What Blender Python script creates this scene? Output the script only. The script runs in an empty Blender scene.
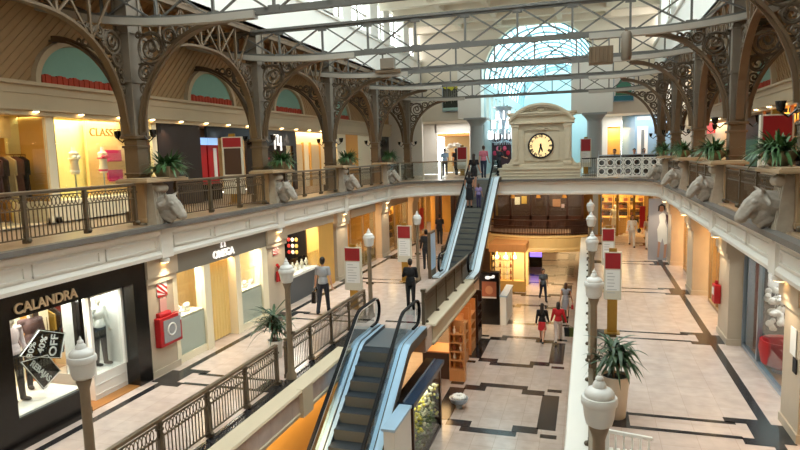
import bpy, bmesh, math, random
from mathutils import Vector, Matrix
RND = random.Random(11)
SC = bpy.context.scene
COL = SC.collection
pi = math.pi
EYE, L2, L1, L0 = 7.9, 6.49, 2.83, 0.0
BAY = 5.65

# ------------------------------------------------------------------ materials
def lin(c):
    return tuple(((v/255/12.92) if v <= 10 else ((v/255+.055)/1.055)**2.4) for v in c)
MATS = {}
def mat(name, rgb, rough=.5, metal=0., noise=0., scale=6., bump=0., emit=0., spec=.5, stretch=None):
    if name in MATS: return MATS[name]
    m = bpy.data.materials.new(name); m.use_nodes = True
    nt = m.node_tree; b = nt.nodes['Principled BSDF']
    c = lin(rgb)
    b.inputs['Base Color'].default_value = (*c, 1)
    b.inputs['Roughness'].default_value = rough
    b.inputs['Metallic'].default_value = metal
    b.inputs['Specular IOR Level'].default_value = spec
    if noise or bump:
        tc = nt.nodes.new('ShaderNodeTexCoord'); mp = nt.nodes.new('ShaderNodeMapping')
        if stretch: mp.inputs['Scale'].default_value = stretch
        nt.links.new(tc.outputs['Object'], mp.inputs['Vector'])
        n = nt.nodes.new('ShaderNodeTexNoise'); n.inputs['Scale'].default_value = scale
        n.inputs['Detail'].default_value = 4
        nt.links.new(mp.outputs['Vector'], n.inputs['Vector'])
        if noise:
            r = nt.nodes.new('ShaderNodeMix'); r.data_type = 'RGBA'
            r.inputs[6].default_value = (*[v*(1-noise) for v in c], 1)
            r.inputs[7].default_value = (*[min(1, v*(1+noise)) for v in c], 1)
            nt.links.new(n.outputs['Fac'], r.inputs[0])
            nt.links.new(r.outputs[2], b.inputs['Base Color'])
        if bump:
            bp = nt.nodes.new('ShaderNodeBump'); bp.inputs['Strength'].default_value = bump
            nt.links.new(n.outputs['Fac'], bp.inputs['Height'])
            nt.links.new(bp.outputs['Normal'], b.inputs['Normal'])
    if emit:
        b.inputs['Emission Color'].default_value = (*c, 1)
        b.inputs['Emission Strength'].default_value = emit
    MATS[name] = m
    return m

def tile_mat(name, c1, c2, mortar, w, h, rough=.2, msize=.006, var=.1, rot=0):
    m = bpy.data.materials.new(name); m.use_nodes = True
    nt = m.node_tree; b = nt.nodes['Principled BSDF']
    tc = nt.nodes.new('ShaderNodeTexCoord'); mp = nt.nodes.new('ShaderNodeMapping')
    mp.inputs['Rotation'].default_value = (0, 0, rot)
    nt.links.new(tc.outputs['Object'], mp.inputs['Vector'])
    br = nt.nodes.new('ShaderNodeTexBrick')
    br.offset = 0.; br.squash = 1.
    br.inputs['Scale'].default_value = 1.
    br.inputs['Brick Width'].default_value = w; br.inputs['Row Height'].default_value = h
    br.inputs['Mortar Size'].default_value = msize; br.inputs['Mortar Smooth'].default_value = .3
    br.inputs['Color1'].default_value = (*lin(c1), 1); br.inputs['Color2'].default_value = (*lin(c2), 1)
    br.inputs['Mortar'].default_value = (*lin(mortar), 1)
    nt.links.new(mp.outputs['Vector'], br.inputs['Vector'])
    n = nt.nodes.new('ShaderNodeTexNoise'); n.inputs['Scale'].default_value = 3.5; n.inputs['Detail'].default_value = 6
    nt.links.new(mp.outputs['Vector'], n.inputs['Vector'])
    mr = nt.nodes.new('ShaderNodeMapRange'); mr.inputs[1].default_value = .3; mr.inputs[2].default_value = .7
    mr.inputs[3].default_value = 1-var; mr.inputs[4].default_value = 1+var
    nt.links.new(n.outputs['Fac'], mr.inputs[0])
    mx = nt.nodes.new('ShaderNodeMix'); mx.data_type = 'RGBA'; mx.blend_type = 'MULTIPLY'
    mx.inputs[0].default_value = 1
    nt.links.new(br.outputs['Color'], mx.inputs[6]); nt.links.new(mr.outputs[0], mx.inputs[7])
    nt.links.new(mx.outputs[2], b.inputs['Base Color'])
    b.inputs['Roughness'].default_value = rough
    MATS[name] = m
    return m

def glass_mat(name, rgb=(240, 245, 245), gloss=.12, rough=.02):
    m = bpy.data.materials.new(name); m.use_nodes = True
    nt = m.node_tree; nt.nodes.clear()
    o = nt.nodes.new('ShaderNodeOutputMaterial'); t = nt.nodes.new('ShaderNodeBsdfTransparent')
    g = nt.nodes.new('ShaderNodeBsdfGlossy'); g.inputs['Roughness'].default_value = rough
    t.inputs['Color'].default_value = (*lin(rgb), 1)
    lw = nt.nodes.new('ShaderNodeLayerWeight'); lw.inputs['Blend'].default_value = .25
    ma = nt.nodes.new('ShaderNodeMath'); ma.operation = 'MULTIPLY_ADD'
    ma.inputs[1].default_value = .28; ma.inputs[2].default_value = gloss*.4
    nt.links.new(lw.outputs['Fresnel'], ma.inputs[0])
    mx = nt.nodes.new('ShaderNodeMixShader')
    nt.links.new(ma.outputs[0], mx.inputs[0]); nt.links.new(t.outputs[0], mx.inputs[1]); nt.links.new(g.outputs[0], mx.inputs[2])
    nt.links.new(mx.outputs[0], o.inputs[0])
    MATS[name] = m
    return m

M = {}
def defmats():
    M['plaster'] = mat('white_painted_plaster', (228, 224, 216), .5, noise=.03, scale=2)
    M['ceilw'] = mat('cream_ceiling', (226, 219, 203), .7, noise=.03)
    M['ochre'] = mat('ochre_boarding', (166, 134, 94), .7, noise=.08, scale=3)
    M['cream'] = mat('cream_plaster', (190, 172, 142), .6, noise=.05, scale=2)
    M['pier'] = mat('beige_stone', (188, 172, 150), .35, noise=.1, scale=3)
    M['pierd'] = mat('tan_stone', (166, 135, 98), .4, noise=.12, scale=4)
    M['console'] = mat('worn_grey_stone', (168, 156, 140), .65, noise=.22, scale=9, bump=.12)
    M['shelfst'] = mat('tan_stone_shelf', (168, 142, 110), .5, noise=.12, scale=8)
    M['bull'] = mat('pale_grey_cast_stone', (150, 141, 130), .75, noise=.35, scale=12, bump=.3)
    M['iron'] = mat('grey_painted_iron', (118, 106, 92), .5, .15, noise=.12, scale=6)
    M['ironb'] = mat('dark_grey_truss_iron', (92, 90, 86), .55, .1, noise=.1)  # backlit shade of the trusses is put into this darker colour
    M['irond'] = mat('brown_painted_iron', (104, 84, 62), .5, .15, noise=.15, scale=6)
    M['irons'] = mat('bronze_scroll_iron', (92, 78, 62), .5, .2, noise=.2, scale=10)
    M['rail'] = mat('dark_bronze_railing', (100, 88, 72), .4, .5, noise=.15, scale=12)
    M['railtop'] = mat('brushed_bronze_handrail', (128, 112, 92), .35, .6, noise=.1, scale=14)
    M['black'] = mat('black_lacquer', (16, 14, 14), .22)
    M['granite'] = mat('dark_granite', (40, 38, 40), .18, noise=.5, scale=40)
    M['darkst'] = mat('charcoal_stone_curb', (104, 100, 96), .5, noise=.25, scale=12)
    M['steel'] = mat('brushed_steel', (168, 182, 196), .28, .75)
    M['bluest'] = mat('pale_blue_anodised_deck', (172, 202, 226), .3, .3)
    M['rubber'] = mat('black_rubber_handrail', (14, 14, 16), .7, spec=.25)
    M['tread'] = mat('grey_ribbed_tread', (50, 58, 66), .45, .3, noise=.1, scale=30)
    M['riser'] = mat('grey_ribbed_riser', (120, 120, 114), .4, .3)
    M['glass'] = glass_mat('clear_glass')
    M['glassd'] = glass_mat('smoked_glass', (150, 150, 150), .3)
    M['glassb'] = glass_mat('blue_tinted_glass', (205, 222, 230), .3)
    M['glassr'] = glass_mat('roof_glass', (240, 247, 247), .1, .1)
    M['lamp'] = mat('opal_white_lantern', (214, 213, 210), .35)
    M['lamppole'] = mat('bronze_lamp_post', (136, 120, 100), .45, .25, noise=.15, scale=10)
    M['gold'] = mat('dull_gold_metal', (160, 120, 44), .35, .45, noise=.1, scale=10)
    M['goldwall'] = mat('golden_panel', (206, 158, 80), .45, noise=.08, scale=2)
    M['wood'] = mat('oak_flooring', (168, 112, 56), .35, noise=.2, scale=3, stretch=(8, 1, 1))
    M['woodor'] = mat('orange_beech', (206, 142, 84), .4, noise=.12, scale=3, stretch=(6, 6, 1))
    M['mahog'] = mat('dark_mahogany', (58, 32, 22), .3, noise=.25, scale=4, stretch=(1, 1, 6))
    M['red'] = mat('signal_red', (176, 22, 28), .4)
    M['sigred'] = mat('burgundy_red_panel', (148, 18, 28), .45)
    M['board'] = mat('cream_sign_board', (206, 200, 184), .45)
    M['paper'] = mat('white_paper', (228, 228, 226), .6)
    M['ink'] = mat('grey_print', (176, 176, 178), .7)
    M['white'] = mat('white_lacquer', (232, 230, 224), .35)
    M['leaf'] = mat('glossy_green_leaf', (70, 104, 62), .4, noise=.35, scale=14)
    M['leafd'] = mat('dark_palm_leaf', (54, 78, 50), .4, noise=.35, scale=14)
    M['soil'] = mat('dark_soil', (40, 30, 22), .9, noise=.3, scale=30)
    M['pot'] = mat('cream_ceramic', (206, 190, 170), .35, noise=.05)
    M['bowl'] = mat('stone_bowl', (150, 138, 112), .55, noise=.15, scale=8)
    M['trunk'] = mat('brown_stem', (92, 70, 48), .8, noise=.3, scale=20)
    M['dial'] = mat('lit_ivory_dial', (250, 222, 160), .5, emit=.55)
    M['bulb'] = mat('warm_lamp_glow', (255, 214, 150), .5, emit=14)
    M['bulbw'] = mat('white_lamp_glow', (255, 246, 232), .5, emit=6)
    M['screenv'] = mat('violet_screen', (150, 120, 255), .4, emit=1.6)
    M['screenb'] = mat('pale_blue_screen', (150, 190, 235), .4, emit=.9)
    M['skin'] = mat('skin', (196, 144, 116), .55)
    M['skin2'] = mat('tanned_skin', (168, 116, 88), .55)
    M['hair'] = mat('dark_brown_hair', (30, 22, 18), .5, noise=.3, scale=40)
    M['hairb'] = mat('chestnut_hair', (76, 48, 30), .5, noise=.3, scale=40)
    M['teal'] = mat('teal_niche_paint', (128, 170, 154), .6, noise=.06)
    M['valred'] = mat('red_orange_drape', (176, 62, 34), .7, noise=.2, scale=20)
    M['dkwall'] = mat('dark_brown_cladding', (46, 34, 31), .45, noise=.2, scale=4, stretch=(1, 4, .3))
    M['fl2'] = tile_mat('upper_tiles', (176, 150, 122), (168, 142, 114), (110, 92, 76), .6, .6, .3)
    M['fl1'] = tile_mat('travertine_tiles', (200, 181, 171), (195, 175, 164), (184, 163, 151), .62, .47, .2)
    M['fl0'] = tile_mat('pale_marble_tiles', (180, 164, 154), (172, 156, 146), (150, 134, 124), .6, .6, .16)
    M['shopw'] = mat('warm_shop_wall', (232, 206, 150), .6)
    M['shopc'] = mat('cream_shop_wall', (238, 226, 196), .6)
    M['shopd'] = mat('dark_shop_wall', (64, 48, 38), .6)
    M['shopg'] = mat('gold_shop_wall', (214, 164, 82), .5)
    M['omegab'] = mat('taupe_fascia_panel', (128, 122, 112), .5)
    M['letter'] = mat('champagne_letters', (206, 178, 142), .4, .2)
    M['letterw'] = mat('lit_white_letters', (255, 250, 244), .4, emit=.7)
    M['charcoal'] = mat('charcoal_cloth', (30, 30, 34), .8)
    M['screenframe'] = mat('black_plastic', (14, 14, 16), .35)

# ------------------------------------------------------------------ mesh builder
class MB:
    def __init__(s): s.v = []; s.f = []; s.m = []; s.mi = 0
    def _add(s, vs, fs):
        b = len(s.v); s.v.extend(tuple(p) for p in vs)
        s.f.extend(tuple(b+i for i in f) for f in fs); s.m.extend([s.mi]*len(fs)); return s
    def box(s, x0, x1, y0, y1, z0, z1):
        if x0 > x1: x0, x1 = x1, x0
        if y0 > y1: y0, y1 = y1, y0
        if z0 > z1: z0, z1 = z1, z0
        return s._add([(x0,y0,z0),(x1,y0,z0),(x1,y1,z0),(x0,y1,z0),(x0,y0,z1),(x1,y0,z1),(x1,y1,z1),(x0,y1,z1)],
                      [(0,3,2,1),(4,5,6,7),(0,1,5,4),(1,2,6,5),(2,3,7,6),(3,0,4,7)])
    def frustum(s, c, a0, b0, a1, b1, z0, z1, dx=0, dy=0):
        x, y = c
        return s._add([(x-a0,y-b0,z0),(x+a0,y-b0,z0),(x+a0,y+b0,z0),(x-a0,y+b0,z0),
                       (x-a1+dx,y-b1+dy,z1),(x+a1+dx,y-b1+dy,z1),(x+a1+dx,y+b1+dy,z1),(x-a1+dx,y+b1+dy,z1)],
                      [(0,3,2,1),(4,5,6,7),(0,1,5,4),(1,2,6,5),(2,3,7,6),(3,0,4,7)])
    def bar(s, p0, p1, w, h=None, up=(0,0,1)):
        h = h or w; p0 = Vector(p0); p1 = Vector(p1); d = (p1-p0)
        if d.length < 1e-6: return s
        d.normalize(); u = Vector(up)
        if abs(d.dot(u)) > .98: u = Vector((1,0,0)) if abs(d.x) < .9 else Vector((0,1,0))
        a = d.cross(u).normalized(); b = a.cross(d).normalized()
        vs = []
        for p in (p0, p1):
            for i, j in ((-1,-1),(1,-1),(1,1),(-1,1)): vs.append(p+a*(i*w/2)+b*(j*h/2))
        return s._add(vs, [(0,3,2,1),(4,5,6,7),(0,1,5,4),(1,2,6,5),(2,3,7,6),(3,0,4,7)])
    def cyl(s, p0, p1, r0, r1=None, n=12):
        return s.tube([p0, p1], [r0, r0 if r1 is None else r1], n)
    def tube(s, pts, r, n=6, closed=False, flat=None):
        pts = [Vector(p) for p in pts]; k = len(pts)
        if k < 2: return s
        rs = r if isinstance(r, (list, tuple)) else [r]*k
        vs = []; prev = None
        for i, p in enumerate(pts):
            if closed: t = pts[(i+1) % k]-pts[i-1]
            else: t = pts[min(i+1, k-1)]-pts[max(i-1, 0)]
            if t.length < 1e-9: t = Vector((0,0,1))
            t.normalize()
            if prev is None:
                u = Vector((0,0,1)) if abs(t.z) < .9 else Vector((1,0,0))
                a = t.cross(u).normalized()
            else:
                a = prev-t*prev.dot(t)
                a = a.normalized() if a.length > 1e-6 else t.orthogonal().normalized()
            prev = a; b = t.cross(a)
            for j in range(n):
                th = 2*pi*j/n+pi/n
                vs.append(p+(a*math.cos(th)+b*math.sin(th))*rs[i])
        fs = []
        for i in range(k if closed else k-1):
            i2 = (i+1) % k
            for j in range(n):
                fs.append((i*n+j, i*n+(j+1) % n, i2*n+(j+1) % n, i2*n+j))
        if not closed:
            fs.append(tuple(range(n-1, -1, -1))); fs.append(tuple((k-1)*n+j for j in range(n)))
        return s._add(vs, fs)
    def ribbon(s, pts, axis, depth, thick):
        """flat bar of rectangular section: depth along AXIS, thick across it, following pts"""
        pts = [Vector(p) for p in pts]; ax = Vector(axis).normalized(); k = len(pts); vs = []
        for i, p in enumerate(pts):
            t = (pts[min(i+1, k-1)]-pts[max(i-1, 0)]).normalized()
            n = ax.cross(t).normalized()
            for a, b in ((-1,-1),(1,-1),(1,1),(-1,1)): vs.append(p+ax*(a*depth/2)+n*(b*thick/2))
        fs = []
        for i in range(k-1):
            for j in range(4): fs.append((i*4+j, i*4+(j+1) % 4, (i+1)*4+(j+1) % 4, (i+1)*4+j))
        fs.append((3,2,1,0)); fs.append(tuple((k-1)*4+j for j in range(4)))
        return s._add(vs, fs)
    def lathe(s, prof, c=(0,0,0), n=20, sx=1., sy=1., a0=0., a1=2*pi):
        c = Vector(c); vs = []; full = abs(a1-a0-2*pi) < 1e-6
        m = n if full else n+1
        for r, z in prof:
            for j in range(m):
                th = a0+(a1-a0)*j/n
                vs.append((c.x+r*math.cos(th)*sx, c.y+r*math.sin(th)*sy, c.z+z))
        fs = []
        for i in range(len(prof)-1):
            for j in range(n):
                j2 = (j+1) % m
                fs.append((i*m+j, i*m+j2, (i+1)*m+j2, (i+1)*m+j))
        if full:
            if prof[0][0] > 1e-6: fs.append(tuple(range(n-1, -1, -1)))
            if prof[-1][0] > 1e-6: fs.append(tuple((len(prof)-1)*m+j for j in range(n)))
        return s._add(vs, fs)
    def ell(s, c, r, n=14, m=8, rot=None):
        c = Vector(c); vs = []
        for i in range(m+1):
            ph = -pi/2+pi*i/m
            for j in range(n):
                th = 2*pi*j/n
                p = Vector((r[0]*math.cos(ph)*math.cos(th), r[1]*math.cos(ph)*math.sin(th), r[2]*math.sin(ph)))
                if rot is not None: p = rot @ p
                vs.append(c+p)
        fs = []
        for i in range(m):
            for j in range(n): fs.append((i*n+j, i*n+(j+1) % n, (i+1)*n+(j+1) % n, (i+1)*n+j))
        return s._add(vs, fs)
    def prism(s, poly, fn, d0, d1):
        """extrude a 2-D polygon; fn(u, v, w) maps to space"""
        k = len(poly)
        vs = [fn(u, v, d0) for u, v in poly]+[fn(u, v, d1) for u, v in poly]
        fs = [tuple(range(k-1, -1, -1)), tuple(range(k, 2*k))]
        fs += [(i, (i+1) % k, k+(i+1) % k, k+i) for i in range(k)]
        return s._add(vs, fs)
    def quad(s, a, b, c, d): return s._add([a, b, c, d], [(0,1,2,3)])
    def sweep(s, path, prof, closed_prof=True):
        """prof: (offset, z) pairs; offset is measured to the right of the travel direction"""
        k = len(path); vs = []; P = [Vector(p) for p in path]
        for i in range(k):
            if i == 0: nrm = (P[1]-P[0])
            elif i == k-1: nrm = P[-1]-P[-2]
            else: nrm = (P[i]-P[i-1]).normalized()+(P[i+1]-P[i]).normalized()
            nrm.normalize(); r = Vector((nrm.y, -nrm.x))
            sc = 1.
            if 0 < i < k-1:
                d = (P[i]-P[i-1]).normalized(); sc = 1/max(.3, nrm.dot(d))
            for o, z in prof: vs.append((P[i].x+r.x*o*sc, P[i].y+r.y*o*sc, z))
        n = len(prof); fs = []
        for i in range(k-1):
            for j in range(n if closed_prof else n-1):
                j2 = (j+1) % n
                fs.append((i*n+j, i*n+j2, (i+1)*n+j2, (i+1)*n+j))
        if closed_prof:
            fs.append(tuple(range(n-1, -1, -1))); fs.append(tuple((k-1)*n+j for j in range(n)))
        return s._add(vs, fs)
    def xf(s, mtx, start=0):
        for i in range(start, len(s.v)): s.v[i] = tuple(mtx @ Vector(s.v[i]))
        return s
    def build(s, name, mats, parent=None, smooth=False, loc=None, bevel=0., fixn=True):
        me = bpy.data.meshes.new(name)
        me.from_pydata(s.v, [], s.f); me.update()
        if fixn and len(s.f) < 60000:
            bm = bmesh.new(); bm.from_mesh(me)
            bmesh.ops.recalc_face_normals(bm, faces=bm.faces)
            bm.to_mesh(me); bm.free()
        ml = mats if isinstance(mats, (list, tuple)) else [mats]
        for q in ml: me.materials.append(M[q] if isinstance(q, str) else q)
        if len(ml) > 1: me.polygons.foreach_set('material_index', s.m)
        if smooth:
            me.shade_smooth(); me.set_sharp_from_angle(angle=math.radians(40))
        o = bpy.data.objects.new(name, me); COL.objects.link(o)
        if loc is not None: o.location = loc
        if parent is not None: o.parent = parent
        if bevel:
            b = o.modifiers.new('edge', 'BEVEL'); b.width = bevel; b.segments = 2; b.limit_method = 'ANGLE'
        return o

def tag(o, label, cat, group=None, kind=None):
    o['label'] = label; o['category'] = cat
    if group: o['group'] = group
    if kind: o['kind'] = kind
    return o
def thing(name, label, cat, loc=(0,0,0), rz=0., group=None):
    o = bpy.data.objects.new(name, None); COL.objects.link(o)
    o.empty_display_size = .2; o.location = loc; o.rotation_euler = (0, 0, rz)
    return tag(o, label, cat, group)
def struct(name, mb, mats, label=None, **k):
    o = mb.build(name, mats, **k); o['kind'] = 'structure'
    if label: o['label'] = label; o['category'] = 'building part'
    return o
def copy_tree(o, loc=None, rz=None, label=None, group=None, parent=None):
    c = o.copy(); COL.objects.link(c)
    if parent is not None: c.parent = parent
    if loc is not None: c.location = loc
    if rz is not None: c.rotation_euler = (0, 0, rz)
    if label: c['label'] = label
    if group: c['group'] = group
    for ch in list(o.children): copy_tree(ch, parent=c)
    return c
def arcpts(fn, a0, a1, n):
    return [fn(a0+(a1-a0)*i/n) for i in range(n+1)]

def text_mesh(name, body, size, mtx, material, parent=None, ext=.01, align='CENTER', spacing=1., shear=0., bold=0.):
    cu = bpy.data.curves.new(name+'_curve', 'FONT'); cu.body = body; cu.size = size
    cu.align_x = align; cu.extrude = ext; cu.space_character = spacing; cu.shear = shear; cu.offset = bold
    o = bpy.data.objects.new(name+'_tmp', cu); COL.objects.link(o)
    bpy.context.view_layer.update()
    me = bpy.data.meshes.new_from_object(o.evaluated_get(bpy.context.evaluated_depsgraph_get()))
    bpy.data.objects.remove(o); bpy.data.curves.remove(cu)
    me.name = name; me.transform(mtx); me.materials.clear(); me.materials.append(M[material])
    ob = bpy.data.objects.new(name, me); COL.objects.link(ob)
    if parent is not None: ob.parent = parent
    return ob
def plane_mtx(origin, right, up):
    r = Vector(right).normalized(); u = Vector(up).normalized(); n = r.cross(u)
    m = Matrix((r, u, n)).transposed().to_4x4(); m.translation = Vector(origin)
    return m
defmats()
# ================================================================== THE SETTING
def YK(k): return 11.85+5.62*k
XWL, XWR = -9.7, 3.45          # shop walls of the middle level
XFL, XFR = -9.5, 3.15          # edge of the upper gallery
XBL, XBR = -12.3, 5.75         # back walls of the upper gallery
LIP = 6.35

def fascia_path(inset=0.):
    r = 3.0-inset; p = [(XFL+inset, -1.5)]
    p += [(-6.5-r*math.cos(a), 28.9+r*math.sin(a)) for a in [pi/2*i/10 for i in range(11)]]
    p += [(.15+r*math.sin(a), 28.9+r*math.cos(a)) for a in [pi/2*i/10 for i in range(11)]]
    p += [(XFR-inset, -1.5)]
    return p

def wallbox0(name, x0, x1, y0, y1, z0, z1, m): b = MB(); b.box(x0, x1, y0, y1, z0, z1); return struct(name, b, m)
# ---- ground floor with its inlaid rings of dark stone
b = MB(); b.box(-9.8, 4.2, -1.5, 74, -.15, 0)
b.mi = 1
def inlay(x0, x1, y0, y1, z=0.): b.quad((x0,y0,z+.003),(x1,y0,z+.003),(x1,y1,z+.003),(x0,y1,z+.003))
for k in range(-1, 8):
    cx, cy, hx, hy = -2.62, 18.25+5.62*k, 1.8, 1.9
    for sy in (1, -1):
        inlay(cx-.85, cx+.75, *sorted((cy+sy*(hy-.32), cy+sy*hy)))
        for sx in (1, -1):
            inlay(*sorted((cx+sx*.6, cx+sx*1.32)), *sorted((cy+sy*(hy-.72), cy+sy*(hy-.3))))
            inlay(*sorted((cx+sx*1.4, cx+sx*1.85)), *sorted((cy+sy*(hy-.34), cy+sy*(hy-.1))))
    for sx in (1, -1):
        inlay(*sorted((cx+sx*1.27, cx+sx*1.8)), cy-hy+.62, cy+hy-.62)
struct('floor_ground', b, ['fl0', 'granite'])
# ---- middle floor
b = MB()
b.box(-13.2, -6.02, -1.5, 37.6, 2.2, L1); b.box(-6.02, -4.42, 16.45, 24.4, 2.2, L1)
b.box(-.23, 7.0, -1.5, 37.6, 2.2, L1); b.box(-13.2, 7.0, 37.6, 71, 2.2, L1)
b.mi = 1
for sgn, cx in ((1, 0.), (-1, -6.2)):
    X = lambda x: cx+sgn*x if sgn > 0 else cx-x
    xs = lambda a, c: sorted((X(a), X(c)))
    inlay(*xs(3.04, 3.22), -1.5, 37, L1)
    for k in range(-1, 5):
        y = YK(k)-.15
        for dy in (-.33, .27): inlay(*xs(.6, 2.62), y+dy-.05, y+dy+.07, L1)
        inlay(*xs(2.45, 3.04), y+.3, y+.52, L1); inlay(*xs(2.6, 3.04), y-.56, y-.3, L1)
        inlay(*xs(2.8, 3.42), y-.42, y+.36, L1+.001)
        inlay(*xs(.2, .78), y-.38, y+.36, L1+.001)
inlay(-6.6, -6.12, -1.5, 16.3, L1); inlay(-.2, .12, -1.5, 37, L1); inlay(-5.9, -4.5, 17.2, 17.36, L1)
inlay(-5.9, -4.5, 19.6, 19.72, L1)
struct('floor_middle', b, ['fl1', 'granite'])
# ---- upper floor: a U-shaped gallery slab with rounded inner corners
b = MB()
inner = fascia_path(-.02)
poly = [(XFL-.02, -1.5)]+inner[1:-1]+[(XFR+.02, -1.5), (8.4, -1.5), (8.4, 64), (-15.4, 64), (-15.4, -1.5)]
me = bpy.data.meshes.new('floor_upper'); bm = bmesh.new()
vs = [bm.verts.new((x, y, 6.44)) for x, y in poly]; f = bm.faces.new(vs); f.normal_update()
bmesh.ops.triangulate(bm, faces=[f])
r = bmesh.ops.extrude_face_region(bm, geom=bm.faces[:])
for g in r['geom']:
    if isinstance(g, bmesh.types.BMVert): g.co.z = 5.66
bmesh.ops.recalc_face_normals(bm, faces=bm.faces[:])
for fc in bm.faces:
    if fc.normal.z < -.5: fc.material_index = 1
bm.to_mesh(me); bm.free()
me.materials.append(M['fl2']); me.materials.append(M['cream'])
o = bpy.data.objects.new('floor_upper', me); COL.objects.link(o); o['kind'] = 'structure'

# ---- gallery fascia (a moulded white band) and its stone curb
b = MB()
b.sweep(fascia_path(), [(-.30, LIP), (.10, LIP), (.12, LIP-.05), (.10, LIP-.10), (.03, LIP-.16), (0, LIP-.18), (0, 5.82), (.03, 5.80), (.07, 5.74), (.05, 5.66), (-.3, 5.62)])
for k in range(-1, 4):                                   # projecting strips at the bays
    for x, s in ((XFL, 1), (XFR, -1)):
        y = YK(k)+.1
        b.box(x-.02*s, x+.07*s, y-.2, y+.2, 5.64, LIP-.14); b.box(x-.02*s, x+.14*s, y-.24, y+.24, LIP-.12, LIP+.004)
        for y0, y1 in ((.3, 1.85), (2.0, 3.6), (3.75, 5.3)):   # raised panel frames
            for q in (0, 1):
                zz = (5.88, 6.1)[q]
                b.box(x, x+.04*s, y+y0, y+y1, zz-.018, zz+.022)
            b.box(x, x+.04*s, y+y0, y+y0+.04, 5.88, 6.1); b.box(x, x+.04*s, y+y1-.04, y+y1, 5.88, 6.1)
struct('trim_1', b, 'plaster')
b = MB()
b.sweep(fascia_path(.02), [(-.42, 6.40), (-.06, 6.40), (-.06, 6.34), (-.42, 6.34)])
b.sweep(fascia_path(.3), [(-.2, 6.46), (0, 6.46), (0, 6.36), (-.2, 6.36)])
struct('trim_2', b, 'darkst')
M['creamtrim'] = mat('cream_trim', (206, 190, 164), .55, noise=.05, scale=2)
# ---- middle-level fascias
PF = lambda t, d: [(-.3, t), (.1, t), (.12, t-.05), (.08, t-.09), (.02, t-.14), (0, t-.16), (0, d+.16), (.06, d+.12), (.04, d+.03), (-.3, d)]
b = MB(); b.sweep([(-6.05, -1.5), (-6.05, 14.6)], PF(2.84, 2.18))
b.box(-6.07, -5.92, YK(0)-.25, YK(0)+.25, 2.2, 2.85)
for y0, y1 in ((6.6, 8.2), (8.5, 10.0), (10.2, 11.5), (12.3, 13.4)):
    for zz in (2.42, 2.6): b.box(-6.07, -6.025, y0, y1, zz-.012, zz+.012)
struct('trim_3', b, 'creamtrim')
b = MB(); b.sweep([(-4.78, 17.25), (-4.40, 17.25), (-4.40, 24.4)], PF(2.86, 2.16)); struct('trim_4', b, 'creamtrim')
b = MB(); b.sweep([(-.23, 37), (-.23, -1.5)], PF(2.86, 2.16)); struct('trim_5', b, 'plaster')
for k in range(0): pass
b = MB()
def far_arc(off=0.): return [(-2.8+4.2*math.sin(a), 39.2-3.6*math.cos(a)) for a in [-.76+1.52*i/16 for i in range(17)]]
b.sweep([(-7, 37.2)]+[(x, y) for x, y in far_arc()]+[(2, 37.2)][:0], [(-.4, 2.98), (.06, 2.98), (.08, 2.9), (.03, 2.84), (.0, 2.3), (.05, 2.2), (.03, 2.05), (-.4, 2.05)])
struct('trim_6', b, mat('cream_gold_front', (226, 194, 134), .5))
b = MB(); n = len(far_arc())
pl = [(x, y+.1) for x, y in far_arc()]
b.prism(pl+[(2.0, 38), (-7, 38)], lambda u, v, w: (u, v, w), 2.1, 2.9)
struct('floor_bar', b, 'wood')

# ---- walls behind the upper gallery, with the panelled band over the shops
for side, xb, s in (('left', XBL, 1), ('right', XBR, -1)):
    b = MB()
    b.box(xb-.3*s, xb, -1.5, 41, 9.75, 12.6)
    struct('wall_'+side, b, 'ochre' if side == 'left' else 'ochre')
    b = MB()
    b.box(xb-.3*s, xb+.12*s, -1.5, 41, 9.15, 9.75)
    b.box(xb, xb+.2*s, -1.5, 41, 9.70, 9.78); b.box(xb, xb+.17*s, -1.5, 41, 9.13, 9.19); b.box(xb, xb+.15*s, -1.5, 41, 9.5, 9.53)
    struct('trim_7' if side == 'left' else 'trim_8', b, 'cream')
    # soffit board carrying the downlights
    b = MB(); b.box(xb-.3*s, xb+.1*s, -1.5, 41, 9.02, 9.14)
    struct('trim_9' if side == 'left' else 'trim_10', b, 'cream')
    # lean-to boarding over the aisle
    b = MB(); xc = -10.1 if s > 0 else 3.55
    b.prism([(xb-.3*s, 12.55), (xc, 12.0), (xc, 12.1), (xb-.3*s, 12.65)], lambda u, v, w: (u, w, v), -1.5, 38)
    struct('ceiling_'+side, b, 'ochre')
    # diagonal boarding battens on the upper wall
    b = MB()
    for i in range(-8, 170):
        y0 = 3+i*.22
        p0, p1 = (xb+.012*s, y0, 9.8), (xb+.012*s, y0+2.6, 12.4)
        if y0 > 2 and y0+2.6 < 40: b.bar(p0, p1, .02, .03, up=(s, 0, 0))
    struct('trim_11' if side == 'left' else 'trim_12', b, 'ochre')
    for k in range(-1, 5):
        yc = 12.65+5.62*k
        b = MB()
        hd = [(0+1.24*math.cos(a), .98*math.sin(a)) for a in [pi*i/24 for i in range(25)]]
        b.prism(hd, lambda u, v, w: (w, yc+u, 9.78+v), xb+.02*s, xb+.05*s)
        b.mi = 1
        b.ribbon([(xb+.08*s, yc+1.33*math.cos(a), 9.78+1.07*math.sin(a)) for a in [pi*i/24 for i in range(25)]], (1, 0, 0), .16, .14)
        b.mi = 2
        for j in range(28):
            yy = yc-1.12+2.24*j/27
            b.box(xb+.05*s, xb+(.1+.02*(j % 2))*s, yy-.044, yy+.044, 9.78, 9.98+.02*math.sin(j*1.3))
        b.mi = 0
        o = b.build('trim_%d' % ((20 if s > 0 else 30)+k), ['teal', 'cream', 'valred']); o['kind'] = 'structure'

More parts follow.
